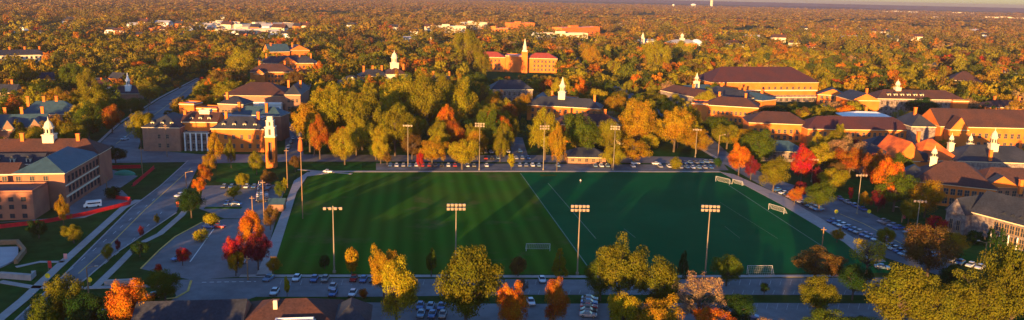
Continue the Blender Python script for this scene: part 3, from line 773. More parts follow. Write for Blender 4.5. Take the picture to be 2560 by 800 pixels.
W = b.W; b.wing(0, W, 0, 14, 8, 'gable_v', 5, M_BRICKO, M_SLATE); b.windows('front', 1, W-1, 5, (1.5, 5), 2.2, 2.2, at=-0.02)
b = Building('edge_hall', 'orange walled hall at the right edge below distant woods', (2476, 268), (2600, 270), 9, 18, margin=22)
W = b.W; b.wing(0, W, 0, 18, 9, 'hip', 4, M_BRICKO, M_BROWN, chim=2)
b = Building('round_barn_hall', 'hazy brown barn roofed hall among trees at far right', (2375, 200), (2455, 204), 9, 26, margin=20)
W = b.W; b.wing(0, W, 0, 26, 9, 'hip', 8, M_BRICK2, M_BROWN)
b = Building('great_gable_hall', 'large hall with long brown roof and tall lit gable, right edge', (2352, 316), (2620, 322), 14, 24, margin=12)
W = b.W
b.wing(0, W, 0, 24, 14, 'gable_u', 8.5, M_BRICKO, M_BROWN, over=0.8); b.wing(-14, -0.5, 4, 26, 13, 'hip', 6, M_STONE, M_SLATE); b.windows('front', 6, W-3, 14, (3, 8), 1.6, 2.6, at=-0.02)
b.wing(2, 12, -6, -0.5, 13.2, 'gable_v', 7, M_BRICKO, M_BROWN); b.chimney(-8, 14, 19)
b = Building('sunlit_roof_hall', 'hall with brown roofs tinted orange as if sunlit and small arched dormer', (2215, 402), (2402, 404), 8, 26, margin=10)
W = b.W
b.wing(4, W*0.5, 0, 20, 8, 'gable_v', 9, M_BRICKO, M_LITROOF_BANNER); b.wing(W*0.45, W, 1, 20, 8.2, 'hip', 8.5, M_BRICKO, M_LITROOF_BANNER); b.wing(-8, 8, 8, 26, 8.4, 'hip', 5, M_STONE, M_SLATE, over=1.0)
mb = MB(); mb.box(W*0.5-1.6, W*0.5+1.6, -0.6, 6, 7.6, 10.5); mb.tube((W*0.5, -0.6, 10.5), (W*0.5, 6, 10.5), 1.6, n=14); d = mb.build('arched_dormer', M_SLATE, b.root)
b.chimney(W*0.52, 8, 17, 3.4)
b = Building('cupola_gable_hall', 'hall with brown roof, cream bell cupola and lit wavy eave', (2283, 452), (2490, 474), 9, 26, margin=16)
W = b.W
b.wing(0, W, 0, 24, 9, 'hip', 7.5, M_BRICKO, M_BROWN, over=0.9); b.cupola(W*0.24, 14, 15.8, 1.3, 6.2); b.wing(-6, 6, 6, 20, 8.4, 'hip', 5, M_STONE, M_SLATE); b.windows('front', 1, W-1, 11, (1.2, 5), 1.6, 2.4, at=-0.02)
b = Building('slate_court_hall', 'dark slate roofed court building with tall pale statue like cupola', (2395, 402), (2620, 410), 9, 24, margin=8)
W = b.W
b.wing(0, W, 0, 22, 9, 'hip', 6, M_STONE, M_SLATE, over=0.7); b.cupola(W*0.47, 8, 13.6, 1.7, 10.5); b.chimney(W*0.36, 0.6, 10, 4.2)
for f in (0.02, 0.24): b.cupola(W*f + 1.6, 14, 13.4, 1.15, 6.6)
b = Building('pediment_wing', 'brick wing with bright orange triangular pediment at the right edge', (2452, 466), (2640, 470), 9, 20, margin=8)
W = b.W
b.wing(0, W, 0, 18, 9, 'hip', 6, M_BRICK2, M_BROWN); b.pediment(0, 14.5, -2, 9.2, 4.5, M_BRICKO, 4); b.windows('front', 1, W-1, 10, (1.5, 5.2), 1.6, 2.2, at=-0.02); b.chimney(14, -3, 8.5, 4)
b = Building('stone_chapel', 'stone chapel like hall with slate roof and triangular dormers, lower right', (2430, 530), (2600, 575), 8.5, 16, margin=8)
W = b.W
b.wing(0, W+10, 0, 15, 8.5, 'gable_u', 7, M_STONE, M_SLATE); b.wing(-7.5, 0, -3, 14, 7.5, 'gable_v', 5.5, M_STONE, M_SLATE, cornice=False)
b.windows('front', W*0.35, W*0.98, 8, (0.8, 4.6), 1.5, 2.8, at=-0.02); b.windows('front', -6.5, -1, 2, (1.5,), 1.2, 3.5, at=-3.02)
b.dormers(W*0.38, W*1.0, 5, 1.4, 9.2, 1.8, 0.9, m=M_CREAM); b.columns(W*0.36, W, 6, -1.0, 4.2, 0.25)
b = Building('blue_roof_pavilion', 'round looking low building with blue grey roof behind red tree', (1905, 376), (2010, 380), 5.5, 14, margin=6)
W = b.W; b.wing(0, W, 0, 14, 5.5, 'hip', 4.2, M_STONE, M_TEAL, over=1.0); b.windows('front', 1, W-1, 5, (1.4,), 1.6, 2, at=-0.02)
b = Building('narrow_slate_hall', 'narrow slate roofed link building left of the sun tinted roofs', (2175, 362), (2250, 366), 7, 12, margin=6)
W = b.W; b.wing(0, W, 0, 12, 7, 'hip', 4, M_STONE, M_SLATE, over=1.0)
# --- left side, upper
b = Building('teal_roof_house', 'gabled house with teal roofs and tall lit chimneys at left edge', (-30, 322), (112, 318), 8, 22, margin=10)
W = b.W; b.wing(0, W, 0, 14, 8, 'gable_u', 6, M_BRICK2, M_TEAL); b.wing(W*0.3, W*0.5, -5, 8, 8, 'gable_v', 5, M_BRICK2, M_TEAL); b.wing(W*0.75, W*0.98, -4, 8, 8, 'gable_v', 5, M_BRICK2, M_TEAL)
for f in (0.25, 0.55, 0.92): b.chimney(W*f, 8, 13.5, 3.8)
b = Building('teal_roof_house', 'larger teal roofed house behind, with three orange chimneys', (48, 288), (192, 284), 9, 18, margin=8)
W = b.W; b.wing(0, W, 0, 16, 9, 'hip', 6.5, M_BRICK2, M_TEAL)
for f in (0.12, 0.4, 0.62): b.chimney(W*f, 8, 14, 4)
b = Building('long_white_hall', 'long hall with bright cream wall in the upper left woods', (-30, 140), (138, 136), 9, 20, margin=24)
W = b.W; b.wing(0, W*0.9, 0, 18, 9, 'hip', 5, M_CREAM, M_SLATE, chim=4); b.windows('front', 2, W*0.88, 12, (2, 5.5), 1.6, 2.2, at=-0.02, style='dark')
b = Building('gabled_house', 'house with small orange gable deep in the left trees', (95, 200), (138, 198), 7, 12, margin=16)
W = b.W; b.wing(0, W, 0, 12, 7, 'gable_u', 5, M_BRICKO, M_SLATE); b.pediment(W*0.3, W*0.8, -1, 7.2, 4, M_BRICKO)
b = Building('chapel', 'small chapel with white steeple in the trees left of upper road', (292, 234), (345, 234), 6, 16, margin=14)
W = b.W; b.wing(0, W, 0, 14, 6, 'gable_u', 5, M_BRICK2, M_SLATE); b.cupola(W*0.5, 3, 8.5, 1.7, 12, M_WHITE, dome=False)
b = Building('row_house', 'dark row of brick houses at the left edge beyond the lawn', (-30, 232), (38, 232), 9, 12, margin=16)
W = b.W; b.wing(0, W, 0, 12, 9, 'gable_u', 5, M_BRICK2, M_SLATE, chim=2); b.windows('front', 1, W-1, 6, (2, 5.5), 1.4, 2, at=-0.02)
# --- near building at the bottom
b = Building('near_brown_roof_hall', 'nearest building, long brown and slate hip roof at the bottom edge', (585, 822), (840, 814), 5.5, 20, keep=False)
W = b.W
b.wing(0, W, 0, 16, 5.0, 'hip', 4.1, M_BRICK, M_BROWN, over=0.7); b.wing(-22, 1, 1, 14, 5.1, 'gable_u', 4.4, M_BRICK, M_SLATE, over=0.7); b.wing(W-1, W+7, 2, 13, 4.6, 'hip', 3.8, M_BRICK, M_SLATE, over=0.7)
b.windows('front', -20, W, 12, (1.2,), 1.4, 1.8, at=-0.02); b.wing(W*0.4, W*0.78, -3, 1, 6.6, 'flat', 0, M_WHITE, M_PALEROOF)
mb = MB(); mb.box(W*0.35, W*0.35+0.9, 5, 5.7, 7, 9.9); mb.build('roof_vent', M_CREAM, b.root)
b = Building('field_shed', 'small shed with dark blue roof beside the path and shrubs', (672, 512), (708, 512), 2.6, 5, keep=False, margin=3)
b.wing(0, b.W, 0, 5, 2.6, 'gable_u', 1.8, M_BRICK2, M_TEAL, over=0.5, cornice=False)

# far houses among the trees
def house_protos():
    out = []
    for i, (w, d, h, rh, wm, rm) in enumerate([(12, 9, 5.5, 3.5, M_WHITE, M_SLATE), (16, 10, 6, 4, M_CREAM, M_BROWN), (11, 9, 6, 4, M_BRICKO, M_SLATE), (20, 12, 5, 3, M_WHITE, M_PALEROOF)]):
        r = empty('house', (0, -900 - 40*i, 0))
        mb = MB(); mb.box(-w/2, w/2, -d/2, d/2, 0, h); mb.build('wall', wm, r)
        mb = MB(); a, c = w/2+0.5, d/2+0.5
        mb.add([(-a,-c,h),(a,-c,h),(a,c,h),(-a,c,h),(-a+0.2,0,h+rh),(a-0.2,0,h+rh)], [(0,1,5,4),(1,2,5),(2,3,4,5),(3,0,4),(0,3,2,1)]); rf = mb.build('roof', rm, r)
        mb = MB(); mb.box(w*0.2, w*0.2+1, 0.5, 1.5, h+rh*0.5, h+rh+1.4); kid(rf, mb.build('chimney', M_BRICKO, rf))
        pm, fm = window_mesh(1.3, 1.5, 'white')
        for x in (-w*0.3, 0, w*0.3): kid(r, link('window', pm, r, (x, -d/2-0.02, 2.0)))
        out.append(r)
    return out
HP = house_protos()
hw_names = ['white house with grey roof', 'cream house with brown roof', 'orange brick house with grey roof', 'wide white house with pale roof']
hspots = [(340,66,3),(362,60,1),(410,60,3),(450,64,2),(486,60,1),(520,66,3),(528,78,2),(570,66,1),(596,80,3),(640,74,2),(672,70,3),(700,76,1),(745,70,2),(1985,110,1),(2030,120,0),(2230,100,0),(2290,96,1),(1880,95,3),(1945,100,1),(180,52,0),(172,58,0),(275,78,0),(300,80,1),(345,92,2),(395,88,0),(415,78,1),(470,70,0),(455,92,2),(500,84,0),(690,82,3),(715,88,0),(735,96,0),(610,88,2),(630,96,0),(660,90,1),
          (770,118,0),(985,72,0),(1040,84,0),(1025,98,3),(1050,110,2),(960,112,0),(1075,70,1),(1595,100,0),(1620,104,3),(1600,118,0),(1695,128,1),(1685,138,0),(1640,150,2),(1555,60,0),
          (2080,75,1),(2095,70,0),(2008,72,0),(2120,96,3),(2148,72,0),(2390,76,0),(2432,78,3),(2452,82,1),(2465,90,0),(2176,82,1),(2212,82,0),(2322,170,0),(2150,175,1),(2530,195,3),(2500,185,0),
          (60,70,0),(25,82,3),(20,76,1),(110,84,0),(640,168,2),(1775,110,0),(1850,118,0),(1830,112,1),(1460,120,1),(560,44,0),(880,66,0),(760,70,1),(1350,90,3),(300,210,2),(258,222,0),(240,232,1)]
used = set(); hcount = {}
_hl = []
for (px, py, k) in hspots:
    x, y = U(px, py + 6)
    rg = 'upper left town' if px < 800 and py < 100 else 'left woods' if px < 800 else 'centre woods' if px < 1560 else 'woods behind the maroon roof' if px < 1900 else 'far right woods'
    _hl.append((px, py, k, x, y, rg))
for (px, py, k, x, y, rg) in _hl:
    o = HP[k] if k not in used else copy_tree(HP[k])
    used.add(k)
    s = 1.0 + 0.25 * random.random() + (0.4 if y > 1500 else 0)
    o.location = (x, y, 0); o.rotation_euler = (0, 0, random.uniform(-0.5, 0.5)); o.scale = (s, s, s)
    same = sorted([q[0] for q in _hl if q[2] == k and q[5] == rg])
    i = same.index(px)
    ordn = ['leftmost', 'second from left', 'third from left', 'fourth from left', 'fifth from left', 'sixth from left', 'seventh from left', 'eighth from left', 'ninth from left', 'tenth from left', 'eleventh from left', 'twelfth from left']
    tag(o, f'{hw_names[k]} in the {rg}, {ordn[min(i, 11)]}', 'house', 'small houses among the far trees')
    if y > 0: keepout([(x-14*s, y-45 - y*0.03), (x+14*s, y-45 - y*0.03), (x+14*s, y+9*s), (x-14*s, y+9*s)])

# steeples and water towers on the skyline
def steeple(px, py, top, label):
    x, y = U(px, py); h = height_of(x, y, top); w = h * 0.13
    t = empty('church_steeple', (x, y, 0)); tag(t, label, 'steeple')
    mb = MB(); mb.box(-w, w, -w, w, 0, h*0.55); mb.build('tower', M_CREAM, t)
    mb = MB(); mb.lathe([(w*0.9, h*0.55), (w*0.8, h*0.72), (w*0.3, h*0.85), (0.1, h)], n=8); mb.build('spire', M_CREAM, t)
steeple(1077, 128, 92, 'stout cream steeple in the trees above the spire hall')
steeple(1606, 112, 80, 'thin pale steeple beyond the avenue, left of the domed hall')
def water_tower(px, py, top, r, label, tall):
    x, y = U(px, py); h = min(height_of(x, y, top), 75)
    t = empty('water_tower', (x, y, 0)); tag(t, label, 'water tower')
    if tall:
        mb = MB(); mb.lathe([(r, 0), (r, h*0.9), (r*0.6, h*0.97), (0.3, h)], n=16); mb.build('tank', M_CREAM, t)
    else:
        mb = MB(); mb.lathe([(2, h*0.45), (r*0.6, h*0.52), (r, h*0.7), (r*0.85, h*0.86), (r*0.4, h*0.97), (0.3, h)], n=18); mb.build('tank', M_WHITE, t)
        for k in range(6):
            mb = MB(); a = k*math.pi/3; mb.tube((math.cos(a)*r*0.8, math.sin(a)*r*0.8, 0), (math.cos(a)*r*0.7, math.sin(a)*r*0.7, h*0.62), 0.7); mb.build('leg', M_WHITE, t)
water_tower(1778, 19, -2, 13, 'tall cream cylinder tower on the skyline', True)
water_tower(1733, 20, 9, 24, 'squat white domed water tank on the skyline', False)
water_tower(1683, 18, 10, 10, 'smallest pale water tank on the skyline', False)

# ------------------------------------------------------------------ trees
def leaf_quads(cen, nrm, size, g, jit=0.55):
    """quads at cen facing about nrm"""
    n = len(cen)
    nn = nrm + g.normal(0, jit, (n, 3)); nn /= np.linalg.norm(nn, axis=1, keepdims=True) + 1e-9
    a = np.cross(nn, g.normal(0, 1, (n, 3))); a /= np.linalg.norm(a, axis=1, keepdims=True) + 1e-9
    b = np.cross(nn, a)
    s = size * g.uniform(0.6, 1.35, (n, 1))
    s2 = s * g.uniform(0.55, 1.0, (n, 1))
    k = g.uniform(-0.35, 0.35, (n, 1))
    return np.stack([cen - a*s - b*s2*k, cen - b*s2, cen + a*s + b*s2*k, cen + b*s2], 1)     # n,4,3
def clumps_for(kind, n, g):
    """centres and radii of leaf clumps within a unit tree (radius .5, height 1)"""
    out = []
    off = g.uniform(0, 50); lobe = 0.34 if kind in ('round', 'broad', 'oval', 'sparse') else 0.12
    while len(out) < n:
        p = g.normal(0, 1, 3); p /= np.linalg.norm(p)
        rr = g.uniform(0.55, 1.0) ** 0.6 * (0.93 + lobe*noise.noise(Vector((p[0]*1.9 + off, p[1]*1.9, p[2]*1.9 - off))) * 1.6)
        if kind == 'round':   c = np.array([p[0]*0.40*rr, p[1]*0.40*rr, 0.555 + p[2]*0.355*rr]); r = g.uniform(0.085, 0.15)
        elif kind == 'broad': c = np.array([p[0]*0.41*rr, p[1]*0.41*rr, 0.56 + p[2]*0.32*rr + 0.06*(1-abs(p[0]))]); r = g.uniform(0.07, 0.13)
        elif kind == 'oval':
            z = 0.57 + p[2]*0.36*rr; w = 0.37*(1.15 - 0.55*max(0, (z-0.55)/0.4))
            c = np.array([p[0]*w*rr, p[1]*w*rr, z]); r = g.uniform(0.08, 0.14)
        elif kind == 'column': c = np.array([p[0]*0.33*rr, p[1]*0.33*rr, 0.54 + p[2]*0.38*rr]); r = g.uniform(0.10, 0.15)
        elif kind == 'cone':
            z = g.uniform(0.08, 0.95); w = 0.44*(1.0 - z)**0.8 + 0.03
            t = g.uniform(0, 2*math.pi); c = np.array([math.cos(t)*w*rr, math.sin(t)*w*rr, z]); r = g.uniform(0.07, 0.11)*(1.25 - 0.6*z)
        elif kind == 'bush': c = np.array([p[0]*0.36*rr, p[1]*0.36*rr, 0.42 + p[2]*0.36*rr]); r = g.uniform(0.13, 0.2)
        else:                 # sparse
            c = np.array([p[0]*0.42*rr, p[1]*0.42*rr, 0.60 + p[2]*0.33*rr]); r = g.uniform(0.05, 0.10)
        if kind in ('round', 'broad', 'oval', 'sparse') and c[2] < 0.20: continue
        out.append((c, r))
    # a few lobes stand out of the outline
    return out
def crown_points(kind, ncl, nleaf, g):
    cl = clumps_for(kind, ncl, g)
    lop = g.uniform(-0.12, 0.12, 2)
    C = np.array([c for c, r in cl]); Rr = np.array([r for c, r in cl])
    C[:, 0] += lop[0]*(C[:, 2]-0.4); C[:, 1] += lop[1]*(C[:, 2]-0.4)
    prob = Rr**2; prob /= prob.sum()
    idx = g.choice(len(cl), nleaf, p=prob)
    d = g.normal(0, 1, (nleaf, 3)); d[:, 2] += 0.35; d /= np.linalg.norm(d, axis=1, keepdims=True)
    rad = Rr[idx, None] * g.uniform(0.55, 1.08, (nleaf, 1))
    P = C[idx] + d*rad
    mid = np.array([0, 0, 0.5])
    out = P - mid; out /= np.linalg.norm(out, axis=1, keepdims=True) + 1e-9
    nr = d*0.75 + out*0.5
    return P, nr, cl
def quads_mesh(name, Q, mats, colr=None):
    n = len(Q); me = bpy.data.meshes.new(name)
    me.vertices.add(n*4); me.loops.add(n*4); me.polygons.add(n)
    me.vertices.foreach_set('co', Q.reshape(-1).astype(np.float32))
    me.loops.foreach_set('vertex_index', np.arange(n*4, dtype=np.int32))
    me.polygons.foreach_set('loop_start', np.arange(0, n*4, 4, dtype=np.int32))
    try: me.polygons.foreach_set('loop_total', np.full(n, 4, np.int32))
    except Exception: pass
    for m in mats: me.materials.append(m)
    if colr is not None:
        at = me.color_attributes.new('Col', 'FLOAT_COLOR', 'POINT')
        c4 = np.ones((n*4, 4), np.float32); c4[:, :3] = np.repeat(colr, 4, axis=0)
        at.data.foreach_set('color', c4.reshape(-1))
    me.update()
    return me
KINDS_T = {'round': (54, 17000, 0.0115), 'broad': (74, 18000, 0.0112), 'oval': (56, 15000, 0.0112), 'column': (30, 2600, 0.030), 'cone': (60, 3400, 0.024), 'bush': (26, 2600, 0.030), 'sparse': (80, 5200, 0.011)}
TREE = {}
for ki, (k, (ncl, nl, sz)) in enumerate(KINDS_T.items()):
    TREE[k] = []
    for v in range(4 if k in ('round', 'broad', 'oval') else 2):
        g = np.random.default_rng(100 + ki*10 + v)
        P, nr, cl = crown_points(k, ncl, nl, g)
        crown = quads_mesh('crown', leaf_quads(P, nr, sz, g), [LEAF])
        mb = MB(); tr_h = 0.72 if k != 'cone' else 0.9
        rb = 0.022 if k not in ('column', 'bush') else 0.03
        lean = (random.uniform(-0.02, 0.02), random.uniform(-0.02, 0.02))
        mb.tube((0, 0, -0.01), (lean[0]*0.5, lean[1]*0.5, 0.3), rb*1.25, rb, 8); mb.tube((lean[0]*0.5, lean[1]*0.5, 0.3), (lean[0], lean[1], tr_h), rb, rb*0.3, 7)
        for c, r in (cl[:26] if k != 'sparse' else cl):
            z0 = min(max(0.22, c[2] - 0.22), tr_h - 0.05)
            mb.tube((lean[0]*0.6, lean[1]*0.6, z0), tuple(c), rb*0.36, rb*0.1, 5)
            if k == 'sparse':
                for q in range(3):
                    e = c + g.normal(0, 0.06, 3) + np.array([0, 0, 0.05]); mb.tube(tuple(c), tuple(e), rb*0.12, rb*0.04, 4)
        TREE[k].append((crown, mb.mesh('trunk', [M_BARK])))
COL = {'yellow': (0.30, 0.235, 0.012), 'amber': (0.29, 0.165, 0.010), 'orange': (0.46, 0.135, 0.010), 'red': (0.34, 0.018, 0.012), 'maroon': (0.13, 0.015, 0.022),
       'olive': (0.165, 0.145, 0.010), 'green': (0.070, 0.098, 0.010), 'dark green': (0.020, 0.05, 0.012), 'brown': (0.13, 0.075, 0.020), 'tan': (0.28, 0.17, 0.08), 'yellow-green': (0.235, 0.200, 0.010), 'dusk olive': (0.112, 0.110, 0.010),
       'rust': (0.30, 0.095, 0.012)}
TREES = []       # (x, y, height, width, record)
NAMES = {'round': 'maple_tree', 'broad': 'oak_tree', 'oval': 'linden_tree', 'column': 'columnar_tree', 'cone': 'conifer_tree', 'bush': 'rounded_shrub', 'sparse': 'bare_branched_tree'}
def add_tree(x, y, h, w, kind, c, label=None, group=None, auto=None):
    TREES.append(dict(x=x, y=y, h=h, w=w, kind=kind, c=c, label=label, group=group, auto=auto))
def T(px, base, top, wpx, kind, c, label=None):
    x, y = U(px, base); h = max(2.5, height_of(x, y, top))
    w = wpx / FPX * math.hypot(y, 80) * 1.02
    add_tree(x, y, h, w, kind, c, label)

# near trees along the bottom
T(332, 842, 698, 118, 'broad', 'orange', 'bright orange maple at the bottom edge, nearest the avenue')
T(160, 835, 680, 118, 'broad', 'dusk olive', 'yellow brown tree between the avenue lanes at lower left')
T(228, 856, 722, 110, 'round', 'dark green', 'dark green tree right of the yellow brown one, lower left')
T(112, 870, 740, 90, 'oval', 'green', 'dim green tree by the lowest stretch of avenue')
T(414, 752, 672, 96, 'round', 'green', 'round dense green tree on the kerbed island, lower left')
T(992, 826, 628, 122, 'oval', 'yellow', 'tall yellow tree in front of the field, left of the olive oak')
T(960, 762, 617, 78, 'broad', 'amber', 'amber tree with ragged top directly behind the tall yellow one')
T(1165, 842, 612, 186, 'broad', 'dusk olive', 'largest olive oak with dark gaps at the bottom centre')
T(1278, 846, 706, 92, 'broad', 'orange', 'thin leaved orange tree right of the largest olive oak')
T(1384, 832, 682, 76, 'oval', 'rust', 'red orange flame shaped tree beside the lane, bottom centre')
T(1545, 775, 600, 140, 'broad', 'dusk olive', 'green tree with golden top left of the last lamp post')
T(1500, 752, 640, 84, 'round', 'green', 'dim green tree tucked left of the golden topped one')
T(1640, 790, 638, 150, 'round', 'dusk olive', 'broad green gold tree between the golden topped and tan trees')
T(1556, 852, 716, 118, 'round', 'yellow', 'yellow tree at the bottom edge below the green gold pair')
T(1640, 880, 742, 120, 'broad', 'amber', 'orange yellow tree cut by the bottom edge left of the tan one')
T(1745, 822, 680, 132, 'sparse', 'tan', 'half bare tan tree with upright branches, bottom right of centre')
T(1815, 715, 634, 88, 'round', 'green', 'compact green tree by the net goal')
T(1790, 872, 768, 120, 'round', 'orange', 'low bright orange tree at the bottom edge')
T(1838, 825, 730, 92, 'round', 'dark green', 'dark bushy tree right of the half bare tan one')
T(2044, 800, 688, 116, 'broad', 'dusk olive', 'green tree with gold crown above the lane medians')
T(2036, 706, 622, 138, 'broad', 'brown', 'wide brown tree at the near edge of the turf')
T(2165, 690, 590, 104, 'sparse', 'yellow', 'wispy yellow tree over the path corner')
T(2130, 750, 655, 84, 'round', 'dark green', 'dark tree at the right end of the near path')
T(2235, 850, 658, 182, 'broad', 'dusk olive', 'big olive gold tree, leftmost of the bottom right clump')
T(2330, 870, 700, 150, 'broad', 'dusk olive', 'lower olive tree second in the bottom right clump')
T(2432, 860, 672, 170, 'broad', 'dusk olive', 'olive gold tree in the middle of the bottom right clump')
T(2520, 850, 606, 160, 'broad', 'dusk olive', 'tallest olive tree at the bottom right corner')
T(2570, 800, 640, 110, 'round', 'dusk olive', 'olive tree cut by the right edge of view')
T(2318, 690, 562, 150, 'round', 'brown', 'dark tree with glowing orange crown beside the car rows')
T(2290, 640, 572, 70, 'broad', 'amber', 'amber crown rising left behind the dark orange topped tree')
T(2380, 650, 575, 70, 'round', 'amber', 'amber crown rising right behind the dark orange topped tree')
T(2338, 585, 533, 56, 'bush', 'red', 'dull red shrub below the golden trees by the chapel')
T(2060, 872, 778, 130, 'broad', 'green', 'green tree cut by the bottom edge, right')
T(1925, 872, 790, 90, 'sparse', 'tan', 'pinkish tan bare topped tree at the bottom edge')
T(2150, 860, 790, 110, 'round', 'dark green', 'dim green tree at bottom edge left of the olive clump')
T(2372, 740, 660, 70, 'round', 'dark green', 'small dark tree in front of the curved car row')
# field edge
T(880, 690, 612, 42, 'column', 'amber', 'small yellow topped columnar tree at the near field edge')
T(1078, 692, 620, 38, 'column', 'green', 'dark green columnar tree behind the near walk')
T(1295, 690, 634, 50, 'bush', 'brown', 'rounded brown shrub at the field edge near the goal')
T(1398, 690, 620, 48, 'cone', 'olive', 'olive cone shaped tree right of the goal')
T(1706, 694, 624, 36, 'cone', 'dark green', 'dark green cone shaped tree on the turf edge')
T(718, 742, 690, 20, 'column', 'yellow', 'narrow yellow column tree in front of the nearest roof')
T(1910, 740, 704, 24, 'round', 'dark green', 'tiny dark tree on the lane median')
T(1308, 738, 694, 26, 'sparse', 'brown', 'bare young tree on the small lane island')
T(812, 672, 632, 34, 'bush', 'dark green', 'dark shrub on the grass left of the first lamp post')
T(1022, 742, 712, 22, 'bush', 'brown', 'low brown shrub beside the nearest roof')
T(908, 745, 718, 28, 'bush', 'rust', 'little rusty shrub next to the white car')
# left car park
T(632, 640, 524, 76, 'broad', 'orange', 'bright orange tree in the car park by the field walk')
T(592, 682, 590, 66, 'broad', 'red', 'red leaved tree left of the maroon one in the car park')
T(646, 676, 580, 76, 'broad', 'maroon', 'maroon purple tree in the car park clump')
T(590, 690, 622, 50, 'round', 'amber', 'tan yellow tree in front of the red car park clump')
T(684, 690, 640, 40, 'broad', 'amber', 'small amber tree at the end of the field walk')
T(676, 575, 513, 50, 'round', 'brown', 'brown green tree beside the tall wooden pole')
T(457, 664, 613, 42, 'round', 'red', 'small red tree in the car park corner')
T(397, 685, 655, 20, 'bush', 'red', 'red shrub beside the green island tree')
T(504, 604, 568, 42, 'bush', 'yellow', 'low yellow tree on the car park bay line')
T(529, 566, 528, 46, 'bush', 'yellow', 'yellow tree above the low one on the bay line')
T(584, 500, 462, 42, 'round', 'yellow', 'yellow tree in the upper car park')
T(606, 472, 430, 40, 'round', 'yellow-green', 'yellow green tree on the lawn edge of the upper car park')
T(479, 545, 472, 66, 'round', 'dark green', 'dark round tree on the corner of avenue and car park')
T(499, 484, 442, 36, 'round', 'orange', 'orange red tree above the dark corner tree')
T(514, 458, 405, 36, 'round', 'rust', 'rust tree in the roadside row, third from the bottom')
T(524, 436, 380, 42, 'oval', 'amber', 'amber tree in the roadside row, fourth from the bottom')
T(541, 412, 326, 46, 'oval', 'amber', 'tallest amber tree in the row by the avenue')
T(270, 655, 608, 32, 'round', 'olive', 'olive tree at the avenue kerb, lowest of three saplings')
T(295, 630, 596, 17, 'oval', 'maroon', 'dark red sapling at the avenue kerb')
T(354, 595, 564, 17, 'oval', 'maroon', 'dark red sapling on the grass point between roads')
T(392, 563, 535, 15, 'round', 'olive', 'tiny olive sapling in the avenue fork')
T(185, 608, 560, 62, 'round', 'olive', 'dim olive tree on the lawn below the red fence')
T(98, 596, 548, 54, 'round', 'dark green', 'dim grey green tree on the lawn at far left')
T(350, 642, 602, 58, 'round', 'dark green', 'dark green shrubby tree on the bank between walk and car park')
T(290, 410, 366, 56, 'round', 'dark green', 'dark round tree behind the corner of the brick hall')
T(160, 566, 490, 38, 'oval', 'amber', 'thin yellow tree against the flat brick block')
T(282, 496, 462, 54, 'bush', 'dark green', 'dark shrub beside the plaza')
T(642, 436, 378, 46, 'oval', 'olive', 'olive brown tree left of the bell tower')
T(672, 468, 425, 44, 'round', 'brown', 'dark brown tree at the foot of the bell tower')
T(700, 498, 452, 30, 'round', 'green', 'dim tree between bell tower and field path')
T(711, 484, 444, 23, 'column', 'yellow-green', 'small yellow green column tree right of the tower')
T(738, 430, 386, 32, 'round', 'brown', 'brown tree at the street end of the field path')
T(572, 372, 346, 40, 'bush', 'green', 'green shrub under the windows of the orange hall')
T(578, 420, 350, 30, 'oval', 'olive', 'narrow olive tree before the orange hall')
# left upper
T(172, 345, 278, 46, 'cone', 'olive', 'olive cone tree behind the pale cupola')
T(52, 362, 297, 56, 'cone', 'olive', 'olive cone tree in front of the teal roofs')
T(281, 332, 262, 62, 'round', 'rust', 'orange green tree with lit trunk left of upper road')
T(10, 388, 340, 50, 'round', 'green', 'dark green tree at the left edge above the brick hall')
T(350, 195, 150, 54, 'round', 'orange', 'rusty orange round tree high in the left woods')
T(505, 212, 188, 17, 'bush', 'red', 'bright red small tree at the far end of the upper road')
T(55, 228, 158, 66, 'oval', 'olive', 'tall olive tree left of the small gabled house')
T(110, 262, 206, 64, 'round', 'green', 'rounded green tree below the small gabled house')
T(185, 240, 150, 60, 'oval', 'green', 'tall green tree right of the small gabled house')
T(225, 272, 172, 62, 'oval', 'olive', 'tall olive tree left of the white steeple')
T(245, 312, 215, 90, 'broad', 'olive', 'wide olive tree above the teal roofed houses')
T(385, 215, 165, 46, 'round', 'yellow', 'yellow topped tree right of the rusty round tree')
T(375, 260, 198, 66, 'broad', 'olive', 'olive tree between white steeple and upper road')
T(340, 295, 240, 56, 'round', 'green', 'dim green tree on the bank of the upper road')
T(610, 200, 120, 80, 'round', 'yellow-green', 'big yellow green tree above the upper road end')
T(565, 225, 180, 60, 'broad', 'brown', 'brown olive tree beside the far road end')
T(430, 205, 130, 60, 'round', 'green', 'tall dark green tree at the upper road shoulder')
T(372, 298, 280, 30, 'bush', 'amber', 'amber shrub beside the near end of the upper road')
# central grove, front rank
T(862, 412, 316, 76, 'round', 'yellow', 'yellow tree standing alone before the grove with bare trunk')
T(952, 410, 338, 50, 'round', 'yellow', 'small bright yellow tree on the street before the grove')
T(1155, 424, 340, 92, 'round', 'yellow', 'bright yellow tree at the right end of the grove front')
T(1080, 420, 345, 78, 'broad', 'amber', 'amber tree left of the bright yellow one at the grove front')
T(1120, 370, 262, 62, 'oval', 'orange', 'orange tree glowing inside the grove front')
T(988, 390, 262, 96, 'broad', 'olive', 'tall olive amber tree at the middle of the grove')
T(905, 375, 215, 120, 'broad', 'olive', 'broad olive tree in the left half of the grove')
T(820, 370, 212, 110, 'broad', 'yellow-green', 'tall yellow green tree at the upper left of the grove')
T(775, 380, 255, 90, 'broad', 'amber', 'amber tree at the left corner of the grove')
T(800, 398, 290, 60, 'oval', 'rust', 'rust tree low at the left corner of the grove')
T(1000, 320, 184, 110, 'broad', 'yellow-green', 'yellow green tree crowning the top of the grove')
T(1070, 340, 178, 110, 'broad', 'olive', 'dark olive tree at the top middle of the grove')
T(1150, 330, 200, 90, 'round', 'yellow-green', 'light green round tree in the right half of the grove')
T(1105, 300, 190, 70, 'oval', 'olive', 'slim olive tree behind the light green round one')
T(1215, 375, 260, 70, 'round', 'green', 'dim green tree right of the tall grove lamp')
